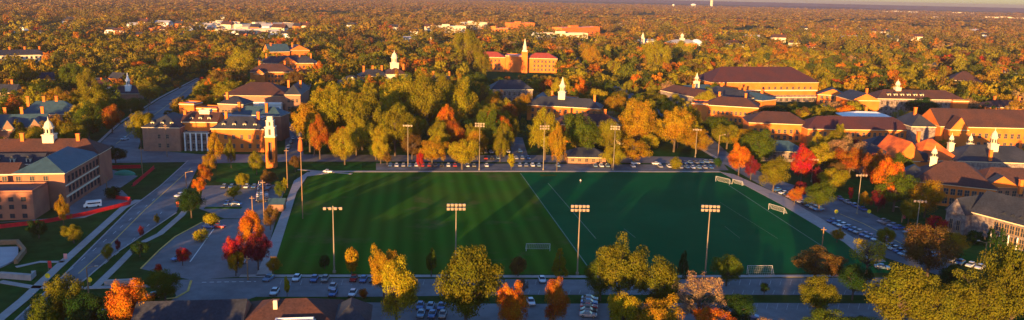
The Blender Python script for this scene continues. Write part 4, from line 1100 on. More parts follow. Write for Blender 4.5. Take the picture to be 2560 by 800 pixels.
T(1250, 372, 284, 66, 'round', 'orange', 'orange tree at the right end of the grove')
T(1250, 405, 330, 46, 'oval', 'olive', 'olive tree beside the car park gap')
T(940, 400, 350, 60, 'oval', 'green', 'dim green undertree behind the small bright yellow one')
T(1030, 400, 330, 60, 'oval', 'brown', 'brown green tree behind the grove lamp')
T(1050, 424, 378, 24, 'oval', 'red', 'small red tree at the street behind the far lamp')
T(968, 412, 378, 32, 'column', 'brown', 'dark clipped tree at the street corner')
T(1278, 424, 380, 24, 'column', 'yellow-green', 'small yellow green tree at the parking gap')
T(1300, 300, 228, 60, 'round', 'amber', 'amber tree above the orange one right of the grove')
T(1190, 240, 176, 66, 'round', 'green', 'dark green tree above the grove, left of the grey hall')
# right of the grove
T(1362, 400, 270, 80, 'oval', 'yellow-green', 'tall yellow green tree beside the second far lamp')
T(1392, 428, 312, 50, 'oval', 'amber', 'slim amber tree in front of the orange brick hall')
T(1455, 395, 274, 104, 'round', 'green', 'rounded dark green tree before the orange brick hall')
T(1520, 395, 290, 60, 'round', 'olive', 'olive tree right of the rounded dark green one')
T(1530, 420, 362, 62, 'round', 'yellow-green', 'low yellow green tree around the far lamp foot')
T(1588, 384, 250, 100, 'broad', 'amber', 'large amber tree, left one of the golden pair')
T(1684, 380, 262, 104, 'broad', 'amber', 'large amber tree, right one of the golden pair')
T(1622, 385, 330, 60, 'round', 'yellow', 'lower golden tree between the golden pair')
T(1726, 350, 264, 54, 'round', 'olive', 'olive tree right of the golden pair')
T(1800, 352, 290, 106, 'round', 'green', 'wide dark green tree cluster below the lit row hall')
T(1688, 422, 388, 42, 'bush', 'olive', 'low olive bush at the parking edge')
T(1793, 418, 390, 26, 'bush', 'dark green', 'small dark globe tree at the street junction')
T(1846, 440, 360, 62, 'round', 'orange', 'orange crowned tree at the right corner of the field')
T(1876, 450, 392, 40, 'oval', 'maroon', 'maroon tree behind the field corner')
T(1932, 480, 388, 80, 'round', 'olive', 'yellow olive tree in front of the bright red one')
T(2002, 455, 362, 62, 'oval', 'red', 'bright red egg shaped tree right of the field corner')
T(2040, 400, 330, 46, 'oval', 'yellow', 'yellow tree right above the bright red one')
T(2094, 392, 300, 32, 'column', 'yellow-green', 'tall narrow yellow green column tree by the long hall')
T(2140, 412, 345, 66, 'round', 'maroon', 'dull maroon tree right of the narrow column tree')
T(2190, 445, 382, 38, 'cone', 'yellow', 'narrow yellow tree left of the sun tinted roofs')
T(2194, 530, 468, 42, 'oval', 'maroon', 'maroon egg shaped tree beyond the side street')
T(2125, 502, 465, 17, 'column', 'red', 'narrow red tree on the small green lawn')
T(2046, 528, 450, 84, 'round', 'green', 'green round tree over the parked cars right of the field')
T(2000, 500, 450, 40, 'round', 'maroon', 'dim red tree left of the green round one')
T(2252, 490, 430, 46, 'oval', 'yellow', 'yellow tree before the wavy eave')
T(2310, 545, 448, 90, 'round', 'amber', 'golden tree wide in front of the bell cupola hall')
T(2270, 560, 490, 60, 'round', 'olive', 'dim olive tree left below the golden one')
T(2090, 470, 400, 50, 'round', 'brown', 'dim brown tree behind the small green lawn')
T(2040, 470, 408, 34, 'bush', 'maroon', 'dark red shrub at the left of the small lawn')
T(2475, 618, 565, 34, 'cone', 'dark green', 'dark cone shaped tree at the stone hall wall, left one')
T(2502, 622, 568, 32, 'cone', 'dark green', 'dark cone shaped tree at the stone hall wall, right one')
T(2436, 610, 572, 50, 'bush', 'dark green', 'dark shrub on the lawn of the stone hall')
T(1590, 222, 180, 42, 'bush', 'orange', 'orange red tree beyond the avenue with white cars behind')
T(1760, 190, 146, 54, 'broad', 'orange', 'large orange tree left of the maroon roof')
T(1205, 205, 110, 50, 'round', 'olive', 'tall olive tree at the left end of the spire hall')
T(1165, 172, 66, 72, 'round', 'olive', 'tall olive tree in front of the far flat halls')
T(1078, 176, 145, 40, 'round', 'orange', 'orange tree right of the domed cupola')
T(1700, 160, 100, 70, 'round', 'yellow-green', 'yellow green tree in front of the domed hall')
T(1640, 190, 95, 80, 'broad', 'yellow-green', 'tall light green tree right of the long avenue')
T(1480, 175, 112, 50, 'oval', 'amber', 'amber tree at the bend of the long avenue')
T(2260, 212, 170, 70, 'broad', 'yellow-green', 'yellow green tree behind the gold topped cupola')
T(2300, 300, 245, 90, 'broad', 'dark green', 'dark tree in front of the dormered grey hall')
T(2500, 250, 205, 60, 'round', 'yellow-green', 'yellow green tree left of the edge hall')
T(2418, 232, 198, 70, 'round', 'brown', 'brown tree right of the dormered hall')
T(1955, 300, 262, 120, 'bush', 'dark green', 'dark hedge like tree mass under the maroon roofed hall')
T(1620, 262, 228, 100, 'broad', 'olive', 'flat topped olive tree left of the sprawling hall')
T(1540, 265, 225, 66, 'round', 'olive', 'olive tree right of the slender cupola')
T(1450, 235, 212, 90, 'bush', 'green', 'low green tree row behind the blue roofs')
T(740, 250, 175, 60, 'broad', 'brown', 'brown tree between hip roofed hall and grove')
T(2092, 606, 572, 40, 'broad', 'amber', 'small amber tree between turf path and parked cars')
T(1985, 512, 462, 42, 'round', 'rust', 'rusty tree over the car row right of the field')
T(2210, 618, 566, 56, 'round', 'olive', 'olive tree at the low end of the side street')
T(2160, 520, 478, 34, 'oval', 'amber', 'amber tree on the right kerb of the side street')
T(800, 205, 155, 44, 'oval', 'orange', 'orange tree right of the pediment hall')
n_named = len(TREES)
def grove(poly, step, hh, zone_name, seed):
    g = np.random.default_rng(seed); P = np.array([U(*p) for p in poly]); lo, hi = P.min(0), P.max(0)
    for yy in np.arange(lo[1], hi[1], step):
        for xx in np.arange(lo[0], hi[0], step):
            x, y = xx + g.uniform(-0.4, 0.4)*step, yy + g.uniform(-0.4, 0.4)*step
            if not inside(P, np.array([x]), np.array([y]))[0]: continue
            if any((t['x']-x)**2 + (t['y']-y)**2 < (0.30*t['w'] + 2.5)**2 for t in TREES): continue
            c = ['olive', 'yellow-green', 'green', 'amber', 'brown', 'rust', 'yellow'][g.choice(7, p=[0.30, 0.30, 0.07, 0.17, 0.04, 0.05, 0.07])]
            add_tree(x, y, g.uniform(hh*0.8, hh*1.12), g.uniform(12, 17), ['round', 'broad', 'oval'][g.integers(3)], c, None, None, zone_name)
grove([(752, 398), (1290, 402), (1285, 330), (1240, 272), (1180, 238), (1020, 228), (850, 245), (775, 295)], 11.5, 17.5, 'central grove', 11)
grove([(1330, 390), (1760, 388), (1745, 330), (1560, 345), (1340, 345)], 12, 13, 'strip between grove and street bend', 12)
grove([(1560, 340), (1745, 330), (1700, 285), (1560, 275)], 12, 13, 'trees left of the lit row hall', 13)
grove([(1920, 300), (2060, 296), (2050, 285), (1930, 282)], 9, 7, 'hedge under the maroon roofed hall', 14)

# the wooded town: a jittered lattice over everything that is neither street, lawn nor building
def fill(r0, r1, step, jit=0.42, seed=1):
    g = np.random.default_rng(seed)
    xs, ys = np.meshgrid(np.arange(-r1*0.80, r1*0.80, step), np.arange(0, r1, step))
    x = (xs + g.uniform(-jit, jit, xs.shape)*step).ravel(); y = (ys + g.uniform(-jit, jit, ys.shape)*step).ravel()
    k = (y >= r0) & (y < r1) & (np.abs(x) < y*0.69 + 25)
    x, y = x[k], y[k]
    k = np.ones(len(x), bool)
    for p in KEEP:
        lo, hi = p.min(0), p.max(0)
        q = (x > lo[0]) & (x < hi[0]) & (y > lo[1]) & (y < hi[1]) & k
        if q.any():
            i = np.where(q)[0]; k[i[inside(p, x[i], y[i])]] = False
    return x[k], y[k], g
def nz(x, y, s, o=0.0):
    return np.array([noise.noise(Vector((a*s + o, b*s - o, o))) for a, b in zip(x, y)])
cx0, cy0, g0 = fill(300, 1150, 12.0, seed=3)
tx = np.array([t['x'] for t in TREES]); ty = np.array([t['y'] for t in TREES]); tw = np.array([t['w'] for t in TREES])
soft = np.zeros(len(cx0), bool)
for p in SOFT: soft |= inside(p, cx0, cy0)
LOWCAP = lambda x, y: 5.5
d2 = (cx0[:, None]-tx)**2 + (cy0[:, None]-ty)**2
ok = (d2 > (tw*0.42 + 3.0)**2).all(1)
cx0, cy0, soft = cx0[ok], cy0[ok], soft[ok]
nA = nz(cx0, cy0, 0.006, 3.3); nB = nz(cx0, cy0, 0.03, 8.1)
ok = g0.uniform(0, 1, len(cx0)) < np.clip(0.80 + nB*0.9, 0.25, 0.97)
cx0, cy0, nA, nB, soft = cx0[ok], cy0[ok], nA[ok], nB[ok], soft[ok]
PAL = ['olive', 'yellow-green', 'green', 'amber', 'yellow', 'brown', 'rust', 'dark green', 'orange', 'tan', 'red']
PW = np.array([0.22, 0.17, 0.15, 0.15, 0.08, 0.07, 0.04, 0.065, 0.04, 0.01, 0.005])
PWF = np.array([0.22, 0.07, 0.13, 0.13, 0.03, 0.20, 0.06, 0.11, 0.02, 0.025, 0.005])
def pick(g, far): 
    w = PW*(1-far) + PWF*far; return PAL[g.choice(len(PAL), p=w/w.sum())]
order = np.argsort(np.hypot(cx0, cy0) + 400*soft)
def zone(x, y):
    px, py = J(x, y, 8)
    if px < 520: return 'left woods' + (' beside the upper road' if px > 380 else ' above the teal roofs' if py > 200 else ' near the left edge' if px < 200 else ' behind the white steeple')
    if px < 800: return 'streets round the left halls'
    if px < 1180: return 'central grove' if py > 215 else 'blocks behind the grove'
    if px < 1560: return 'trees round the spire hall' if py < 200 else 'strip between grove and field street'
    if px < 1780: return 'wooded side of the long avenue'
    if px < 2120: return 'right hand campus by the maroon roof'
    return 'woods behind the right hand halls'
for i in order[:260]:
    x, y = cx0[i], cy0[i]
    c = pick(g0, min(1, max(0, (y-450)/900)))
    kd = ['round', 'broad', 'oval', 'broad', 'round', 'sparse'][g0.choice(6, p=[0.27, 0.27, 0.22, 0.1, 0.1, 0.04])]
    h = float(np.clip(g0.normal(14.5 + 6*nA[i], 3.4), 8, 22)); w = float(np.clip(g0.normal(17, 3.2), 11, 24))
    if soft[i]: h, w = g0.uniform(4, 6.5), g0.uniform(6, 9)
    add_tree(x, y, h, w, kd, c, None, None, zone(x, y))
autos = sorted([t for t in TREES if t['auto']], key=lambda t: math.hypot(t['x'], t['y'])/(t['h']*t['w'])**0.5)
TREES = [t for t in TREES if not t['auto']]
keep_n = 300 - len(TREES)
OVER = autos[keep_n:]; TREES += autos[:keep_n]
# labels for the woodland individuals: colour + shape + zone, then their order
by = {}
KW = {'round': 'round', 'broad': 'spreading', 'oval': 'oval', 'sparse': 'half bare'}
for t in TREES:
    if t['auto']: by.setdefault((t['c'], KW[t['kind']], t['auto']), []).append(t)
ORD = ['leftmost', 'second from left', 'third from left', 'fourth from left', 'fifth from left', 'sixth from left', 'seventh from left', 'eighth from left', 'ninth from left', 'tenth from left']
for (c, k, z), L in by.items():
    L.sort(key=lambda t: J(t['x'], t['y'], 8)[0])
    for i, t in enumerate(L):
        t['label'] = f'{c} {k} tree in the {z}' + (f', {ORD[min(i, 9)]}' if len(L) > 1 else '')
        t['group'] = 'trees of the wooded campus'
for i, t in enumerate(TREES):
    v = TREE[t['kind']]; cr, tk = v[(i*7 + 3) % len(v)]
    o = empty(NAMES[t['kind']], (t['x'], t['y'], 0), random.uniform(0, 6.28), (t['w'], t['w'], t['h']))
    base = np.array(COL[t['c']]) * random.uniform(0.88, 1.12)
    link('crown', cr, o, color=tuple(base)); link('trunk', tk, o)
    tag(o, t['label'], 'shrub' if t['kind'] == 'bush' else 'tree', t['group'])

# all the trees beyond those: one mass of woodland
def wood_batch(x, y, h, w, cols, nl, size, g, nvar=6, kinds=('round', 'broad', 'oval')):
    Qs, Cs = [], []
    for v in range(nvar):
        s = np.arange(len(x)) % nvar == v
        if not s.any(): continue
        P, nr, _ = crown_points(kinds[v % len(kinds)], 26, nl, g)
        keep = P[:, 2] > 0.25
        Q = leaf_quads(P[keep], nr[keep], size, g, 0.45)
        m = s.sum(); a = g.uniform(0, 6.28, m); ca, sa = np.cos(a), np.sin(a)
        W = w[s]; H = h[s]
        X = (Q[None, :, :, 0]*ca[:, None, None] - Q[None, :, :, 1]*sa[:, None, None])*W[:, None, None] + x[s][:, None, None]
        Y = (Q[None, :, :, 0]*sa[:, None, None] + Q[None, :, :, 1]*ca[:, None, None])*W[:, None, None] + y[s][:, None, None]
        Z = Q[None, :, :, 2]*H[:, None, None]
        Z = np.broadcast_to(Z, X.shape)
        Qs.append(np.stack([X, Y, Z], -1).reshape(-1, 4, 3)); Cs.append(np.repeat(cols[s], len(Q), axis=0))
    return np.concatenate(Qs), np.concatenate(Cs)
rest = order[260:]
QQ, CC = [], []
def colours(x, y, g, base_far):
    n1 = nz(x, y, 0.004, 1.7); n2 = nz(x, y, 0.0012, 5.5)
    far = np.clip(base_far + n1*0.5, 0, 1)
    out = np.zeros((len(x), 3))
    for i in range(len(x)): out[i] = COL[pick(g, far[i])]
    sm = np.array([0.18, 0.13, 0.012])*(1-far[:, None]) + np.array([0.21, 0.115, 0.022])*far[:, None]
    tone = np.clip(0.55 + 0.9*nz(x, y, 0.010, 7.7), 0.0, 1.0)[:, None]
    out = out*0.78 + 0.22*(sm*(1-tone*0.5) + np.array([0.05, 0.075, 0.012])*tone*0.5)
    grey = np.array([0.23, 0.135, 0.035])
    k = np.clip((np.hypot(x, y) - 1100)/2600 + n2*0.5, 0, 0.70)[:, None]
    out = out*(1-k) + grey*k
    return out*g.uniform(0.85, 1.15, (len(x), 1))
g1 = np.random.default_rng(21)
a_ = lambda k: np.array([t[k] for t in OVER])
q, c = wood_batch(a_('x'), a_('y'), a_('h'), a_('w'), np.array([COL[t['c']] for t in OVER]), 2600, 0.021, g1)
QQ.append(q); CC.append(c)
x, y = cx0[rest], cy0[rest]
sf = soft[rest]
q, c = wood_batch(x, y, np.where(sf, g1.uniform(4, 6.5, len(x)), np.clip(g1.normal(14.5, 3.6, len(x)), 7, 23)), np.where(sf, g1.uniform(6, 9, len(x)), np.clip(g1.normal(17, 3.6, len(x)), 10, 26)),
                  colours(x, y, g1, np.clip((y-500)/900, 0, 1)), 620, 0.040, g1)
QQ.append(q); CC.append(c)
x, y, g2 = fill(1150, 2300, 22, seed=5)
n5 = nz(x, y, 0.007, 4.2); k = g2.uniform(0, 1, len(x)) < np.clip(0.78 + n5*1.1, 0.1, 0.97); x, y = x[k], y[k]
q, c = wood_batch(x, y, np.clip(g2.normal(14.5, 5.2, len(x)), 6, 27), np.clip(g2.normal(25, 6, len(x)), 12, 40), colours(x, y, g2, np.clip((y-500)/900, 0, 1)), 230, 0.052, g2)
QQ.append(q); CC.append(c)
x, y, g3 = fill(2300, 7800, 38, seed=6)
n5 = nz(x, y, 0.0022, 4.2); k = g3.uniform(0, 1, len(x)) < np.clip(0.72 + n5*1.3, 0.05, 0.97); x, y = x[k], y[k]
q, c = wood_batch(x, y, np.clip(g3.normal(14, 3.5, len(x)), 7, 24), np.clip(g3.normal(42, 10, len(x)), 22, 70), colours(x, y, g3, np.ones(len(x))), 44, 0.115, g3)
QQ.append(q); CC.append(c)
wo_ = link('woods', quads_mesh('woods', np.concatenate(QQ), [LEAF_FAR], np.concatenate(CC)))
tag(wo_, 'autumn woodland of countless further trees running to the skyline', 'woods', None, 'stuff')
print('woods quads', len(wo_.data.polygons), 'trees', len(TREES), 'named', n_named)

# unseen trees added behind and below the camera to shade the fields
gx = np.random.default_rng(77)
px_, py_, ph_ = [], [], []
for yy in (126, 104, 80, 54):
    for xx in np.arange(-290, 175, 8.0):
        xe = xx + (126-yy)*0.325       # where the sun line over this tree crosses the front row
        hh = 17.6 + (126-yy)*0.055 + 1.8*min(1, max(0, (xe+64)/40)) - 7.0*min(1, max(0, (xe-14)/30)) + (9.5 if yy < 90 else 2.5)*min(1, max(0, (-190-xe)/12))
        gap = (-150 < xe < -134) or (-116 < xe < -90) or (-78 < xe < -56)  # crowns lowered here to let sun streaks reach the grass
        if gap and hh > 0: 
            px_.append(xx + gx.uniform(-2, 2)); py_.append(yy + gx.uniform(-8, 4)); ph_.append(hh*(0.60 if xe > -80 else 0.78))
            continue
        px_.append(xx + gx.uniform(-3, 3)); py_.append(yy + gx.uniform(-8, 4)); ph_.append(hh + gx.uniform(-2.2, 0.8))
x, y, h = np.array(px_), np.array(py_), np.array(ph_)
q, c = wood_batch(x, y, h, np.full(len(x), 14.0), colours(x, y, gx, np.zeros(len(x))), 900, 0.045, gx)
o = link('shade_woods', quads_mesh('shade_woods', q, [LEAF_FAR], c)); tag(o, 'unseen woodland added below the view to shade the fields', 'woods', None, 'stuff')

# ------------------------------------------------------------------ field lamps and poles
def lamp_post_proto(h, heads):
    r = empty('floodlight_post', (0, 0, 0))
    mb = MB(); mb.tube((0,0,0), (0,0,h-1.2), 0.24, 0.13, 10); mb.tube((0,0,0), (0,0,0.7), 0.5, 0.45, 10); mb.build('pole', M_STEEL, r)
    mb = MB()
    rows = (h-0.2, h-1.35) if heads > 4 else (h-0.6,)
    for z in rows: mb.box(-2.5, 2.5, -0.09, 0.09, z-0.09, z+0.09)
    mb.box(-0.12, 0.12, -0.1, 0.1, h-1.6, h); mb.build('crossarm', M_STEEL, r)
    for z in rows:
        n = heads // len(rows)
        for i in range(n):
            u = -2.25 + 4.5*i/(n-1); m = MB()
            m.box(u-0.36, u+0.36, -0.62, -0.12, z-0.36, z+0.30); m.box(u-0.40, u+0.40, -0.70, -0.62, z-0.40, z+0.34)
            m.build('floodlight', M_LAMP, r)
    return r
PR = {}
def floodlight(px, base, top, label, heads=10, grp='floodlight posts round the playing fields', rz=None):
    x, y = U(px, base); h = round(height_of(x, y, top))
    k = (h, heads)
    if k not in PR: PR[k] = o = lamp_post_proto(h, heads)
    else: o = copy_tree(PR[k])
    o.location = (x, y, 0); o.rotation_euler = (0, 0, random.uniform(-0.15, 0.15) if rz is None else rz)
    if base < 600: o.scale = (0.82, 0.82, 1)
    tag(o, label, 'lamp post', grp)
floodlight(836, 682, 519, 'near floodlight post over the striped grass, leftmost of the four', 4)
floodlight(1139, 684, 512, 'near floodlight post standing behind the largest olive oak')
floodlight(1443, 686, 511, 'near floodlight post at the seam of grass and turf')
floodlight(1763, 684, 511, 'near floodlight post on the turf, rightmost of the four')
floodlight(1020, 416, 312, 'far floodlight post in the middle of the grove front', 4)
floodlight(1198, 425, 310, 'far floodlight post right of the bright yellow grove tree', 8)
floodlight(1358, 425, 312, 'far floodlight post beside the tall yellow green tree', 8)
floodlight(1533, 425, 315, 'far floodlight post over the low yellow green tree', 8)
floodlight(1738, 393, 323, 'far floodlight post at the street bend right of golden pair', 4)
floodlight(2142, 535, 436, 'floodlight post by the small lawn and side street', 4)
floodlight(2028, 455, 394, 'floodlight post beside the bright red tree', 4)
floodlight(2290, 580, 500, 'floodlight post in front of the golden tree, far right', 4)
def wood_pole(px, base, top, label, arm=False, flag=None, r=0.2):
    x, y = U(px, base); h = height_of(x, y, top)
    o = empty('utility_pole', (x, y, 0)); tag(o, label, 'pole', 'single poles along the streets')
    mb = MB(); mb.tube((0,0,0), (0,0,h), r, r*0.75, 8); mb.build('pole', M_WOODPOLE, o)
    if arm:
        mb = MB(); mb.tube((0,0,h-0.3), (2.6*arm,0,h+0.4), 0.1, 0.08, 6); mb.build('arm', M_WOODPOLE, o)
        mb = MB(); mb.box(*sorted((2.2*arm, 3.1*arm)), -0.25, 0.25, h+0.25, h+0.5); mb.build('lamp_head', M_LAMP, o)
    else:
        mb = MB(); mb.box(-0.9, 0.9, -0.08, 0.08, h-0.9, h-0.7); mb.build('crossarm', M_WOODPOLE, o)
    return o, h
o, h = wood_pole(757, 547, 340, 'very tall pole carrying a furled orange banner at the field corner', r=0.17)
mb = MB(); mb.lathe([(0.25, h-5.6), (0.95, h-5.2), (0.75, h-2.2), (0.25, h-0.4)], 0, 0, 9); mb.build('banner', M_LITROOF_BANNER, o)
mb = MB(); mb.lathe([(0.3, h-0.4), (0.75, h), (0.6, h+1.0), (0.1, h+1.4)], 0, 0, 9); mb.build('cap', M_DARK, o)
wood_pole(719, 470, 372, 'tall brown pole right of the bell tower')
wood_pole(661, 562, 450, 'tall brown pole rising from the car park island')
wood_pole(632, 545, 490, 'short light pole above the orange car park tree')
wood_pole(418, 392, 310, 'pole in front of the shaded end of the residence hall')
wood_pole(357, 440, 368, 'pole with amber lanterns at the cross street')
wood_pole(282, 332, 290, 'lit wooden pole on the lawn left of the upper road')
wood_pole(330, 320, 272, 'lit wooden pole at the upper road kerb, lower one')
wood_pole(372, 288, 258, 'lit wooden pole at the upper road kerb, upper one')
wood_pole(466, 468, 430, 'pink tinted street lamp leaning over the avenue top', arm=1)
wood_pole(222, 735, 668, 'street lamp with arm beside the lower avenue', arm=1)
wood_pole(2053, 635, 568, 'short bare pole on the turf at right')
wood_pole(2458, 668, 605, 'grey lamp on the stone hall lawn', arm=-1)
wood_pole(2254, 556, 520, 'post with arm beside the side street, far right', arm=-1)
wood_pole(1795, 392, 338, 'thin street lamp at the junction behind the field', arm=1)
wood_pole(2075, 470, 425, 'thin pole left of the small green lawn')
wood_pole(620, 700, 640, 'pale post at the lane end of the field walk')
wood_pole(268, 478, 440, 'post with lit lanterns beside the plaza')
def flag(px, base, top, c, label):
    x, y = U(px, base); h = height_of(x, y, top)
    o = empty('banner_flag', (x, y, 0)); tag(o, label, 'flag')
    mb = MB(); mb.tube((0,0,0), (0,0,h), 0.06, n=6); mb.build('pole', M_STEEL, o)
    mb = MB(); mb.box(0.06, 1.05, -0.04, 0.04, h*0.25, h); b = mb.build('cloth', M_OBJ, o, color=c)
flag(121, 676, 652, (0.55, 0.03, 0.03), 'narrow red flag beside the avenue walk, lower left')
flag(160, 652, 634, (0.7, 0.3, 0.28), 'pale pink flag beside the avenue walk')
flag(2256, 552, 530, (0.6, 0.12, 0.14), 'pink banner flag near the side street, far right')
flag(441, 522, 504, (0.6, 0.06, 0.03), 'small red flag at the kerb below the dark corner tree')
def sign(px, base, top, label, c=(0.75, 0.55, 0.02)):
    x, y = U(px, base); h = max(2.2, height_of(x, y, top))
    o = empty('round_sign', (x, y, 0)); tag(o, label, 'road sign', 'round yellow signs by the roads')
    mb = MB(); mb.tube((0,0,0), (0,0,h-0.6), 0.07, n=6); mb.build('post', M_STEEL, o)
    mb = MB(); mb.tube((0,-0.12,h-0.7), (0,-0.02,h-0.7), 0.72, n=20); mb.build('disc', M_OBJ, o, color=c)
sign(121, 706, 683, 'round yellow sign where the walk meets the avenue')
sign(225, 712, 693, 'round yellow sign right of the avenue at the lane junction')
sign(2089, 545, 524, 'round yellow sign at the left of the side street')
sign(2171, 543, 524, 'round yellow sign right of the side street')

# goals and a person
def goal(px, base, w, h, d, rz, label):
    x, y = U(px, base); o = empty('football_goal', (x, y, 0), rz); tag(o, label, 'goal', 'goals on the fields')
    mb = MB(); t = 0.075
    mb.tube((-w/2,0,0), (-w/2,0,h), t); mb.tube((w/2,0,0), (w/2,0,h), t); mb.tube((-w/2-0.06,0,h), (w/2+0.06,0,h), t)
    mb.tube((-w/2,0,h), (-w/2,d,0.1), t*0.6); mb.tube((w/2,0,h), (w/2,d,0.1), t*0.6); mb.tube((-w/2,d,0.1), (w/2,d,0.1), t*0.6); mb.build('frame', M_GOAL, o)
    mb = MB(); e = 0.022
    k = int(w/0.55)
    for i in range(k+1):
        u = -w/2 + w*i/k; mb.tube((u, 0.02, h), (u, d, 0.12), e, n=4)
    for j in range(1, 6):
        f = j/6; mb.tube((-w/2, d*f, h*(1-f)+0.1*f), (w/2, d*f, h*(1-f)+0.1*f), e, n=4)
        mb.tube((-w/2, 0, h*(1-f)), (-w/2, d*f, h*(1-f)), e, n=4); mb.tube((w/2, 0, h*(1-f)), (w/2, d*f, h*(1-f)), e, n=4)
    mb.build('net', M_NET, o)
goal(1345, 628, 7.6, 2.5, 2.2, R(4), 'white framed goal on the striped grass near the seam')
goal(1898, 685, 7.6, 2.6, -2.0, R(5), 'netted goal at the near edge of the turf')
goal(1940, 530, 7.3, 2.5, 2.0, R(-58), 'slanted white goal near the right side of the turf')
goal(1806, 458, 7.3, 2.5, 2.0, R(-50), 'pale goal pushed aside at the far turf corner')
goal(1843, 462, 5.0, 2.0, 1.5, R(-50), 'smaller goal beside the pale one at the turf corner')
def person(px, base, label, shirt, rz=0.0):
    x, y = U(px, base); root = empty('person', (x, y, 0.03), rz); tag(root, label, 'person')
    J_ = [(0,0,0.95),(0,0,1.2),(0,0,1.42),(0,0,1.55),(0,0,1.66),(0,0,1.76),(0.19,0,1.42),(0.27,0.04,1.15),(0.29,-0.06,0.9),(-0.19,0,1.42),(-0.27,0.04,1.15),(-0.26,-0.12,0.92),
          (0.1,0,0.9),(0.13,-0.06,0.5),(0.14,0.0,0.08),(0.14,-0.16,0.04),(-0.1,0,0.9),(-0.14,0.05,0.5),(-0.15,0.12,0.08),(-0.15,-0.04,0.04)]
    E_ = [(0,1),(1,2),(2,3),(3,4),(4,5),(2,6),(6,7),(7,8),(2,9),(9,10),(10,11),(0,12),(12,13),(13,14),(14,15),(0,16),(16,17),(17,18),(18,19)]
    rad = [0.15,0.14,0.14,0.06,0.10,0.08,0.07,0.05,0.04,0.07,0.05,0.04,0.09,0.065,0.045,0.045,0.09,0.065,0.045,0.045]
    me = bpy.data.meshes.new('body'); me.from_pydata(J_, E_, []); me.update(); me.materials.append(mat('skin', (0.45, 0.28, 0.2), vary=0.05))
    def grow(me, rad, nm, m):
        o = link(nm, me, root); s = o.modifiers.new('skin', 'SKIN')
        for i, r in enumerate(rad): me.skin_vertices[0].data[i].radius = (r, r)
        me.skin_vertices[0].data[0].use_root = True
        u = o.modifiers.new('sub', 'SUBSURF'); u.levels = 1; u.render_levels = 1
        return o
    o = link('body', me, root); o.modifiers.new('skin', 'SKIN')
    for i, r in enumerate(rad): me.skin_vertices[0].data[i].radius = (r, r)
    me.skin_vertices[0].data[0].use_root = True
    o.modifiers.new('sub', 'SUBSURF').render_levels = 1
    def tubes(nm, segs, c):
        mb = MB()
        for a, b, r in segs: mb.tube(J_[a], J_[b], r[0], r[1], 10)
        mb.build(nm, M_OBJ, root, color=c)
    tubes('shirt', [(0,1,(0.175,0.17)),(1,2,(0.17,0.175)),(6,7,(0.09,0.075)),(9,10,(0.09,0.075)),(2,6,(0.12,0.095)),(2,9,(0.12,0.095))], shirt)
    tubes('trousers', [(12,13,(0.115,0.085)),(13,14,(0.085,0.065)),(16,17,(0.115,0.085)),(17,18,(0.085,0.065)),(12,16,(0.14,0.14))], (0.05, 0.06, 0.09))
    mb = MB(); mb.lathe([(0.085, 1.68), (0.115, 1.73), (0.11, 1.80), (0.06, 1.85), (0.01, 1.86)], 0, 0.015, 12); mb.build('hair', M_DARK, root)
person(1451, 458, 'lone person in a white shirt standing on the turf', (0.75, 0.75, 0.75))

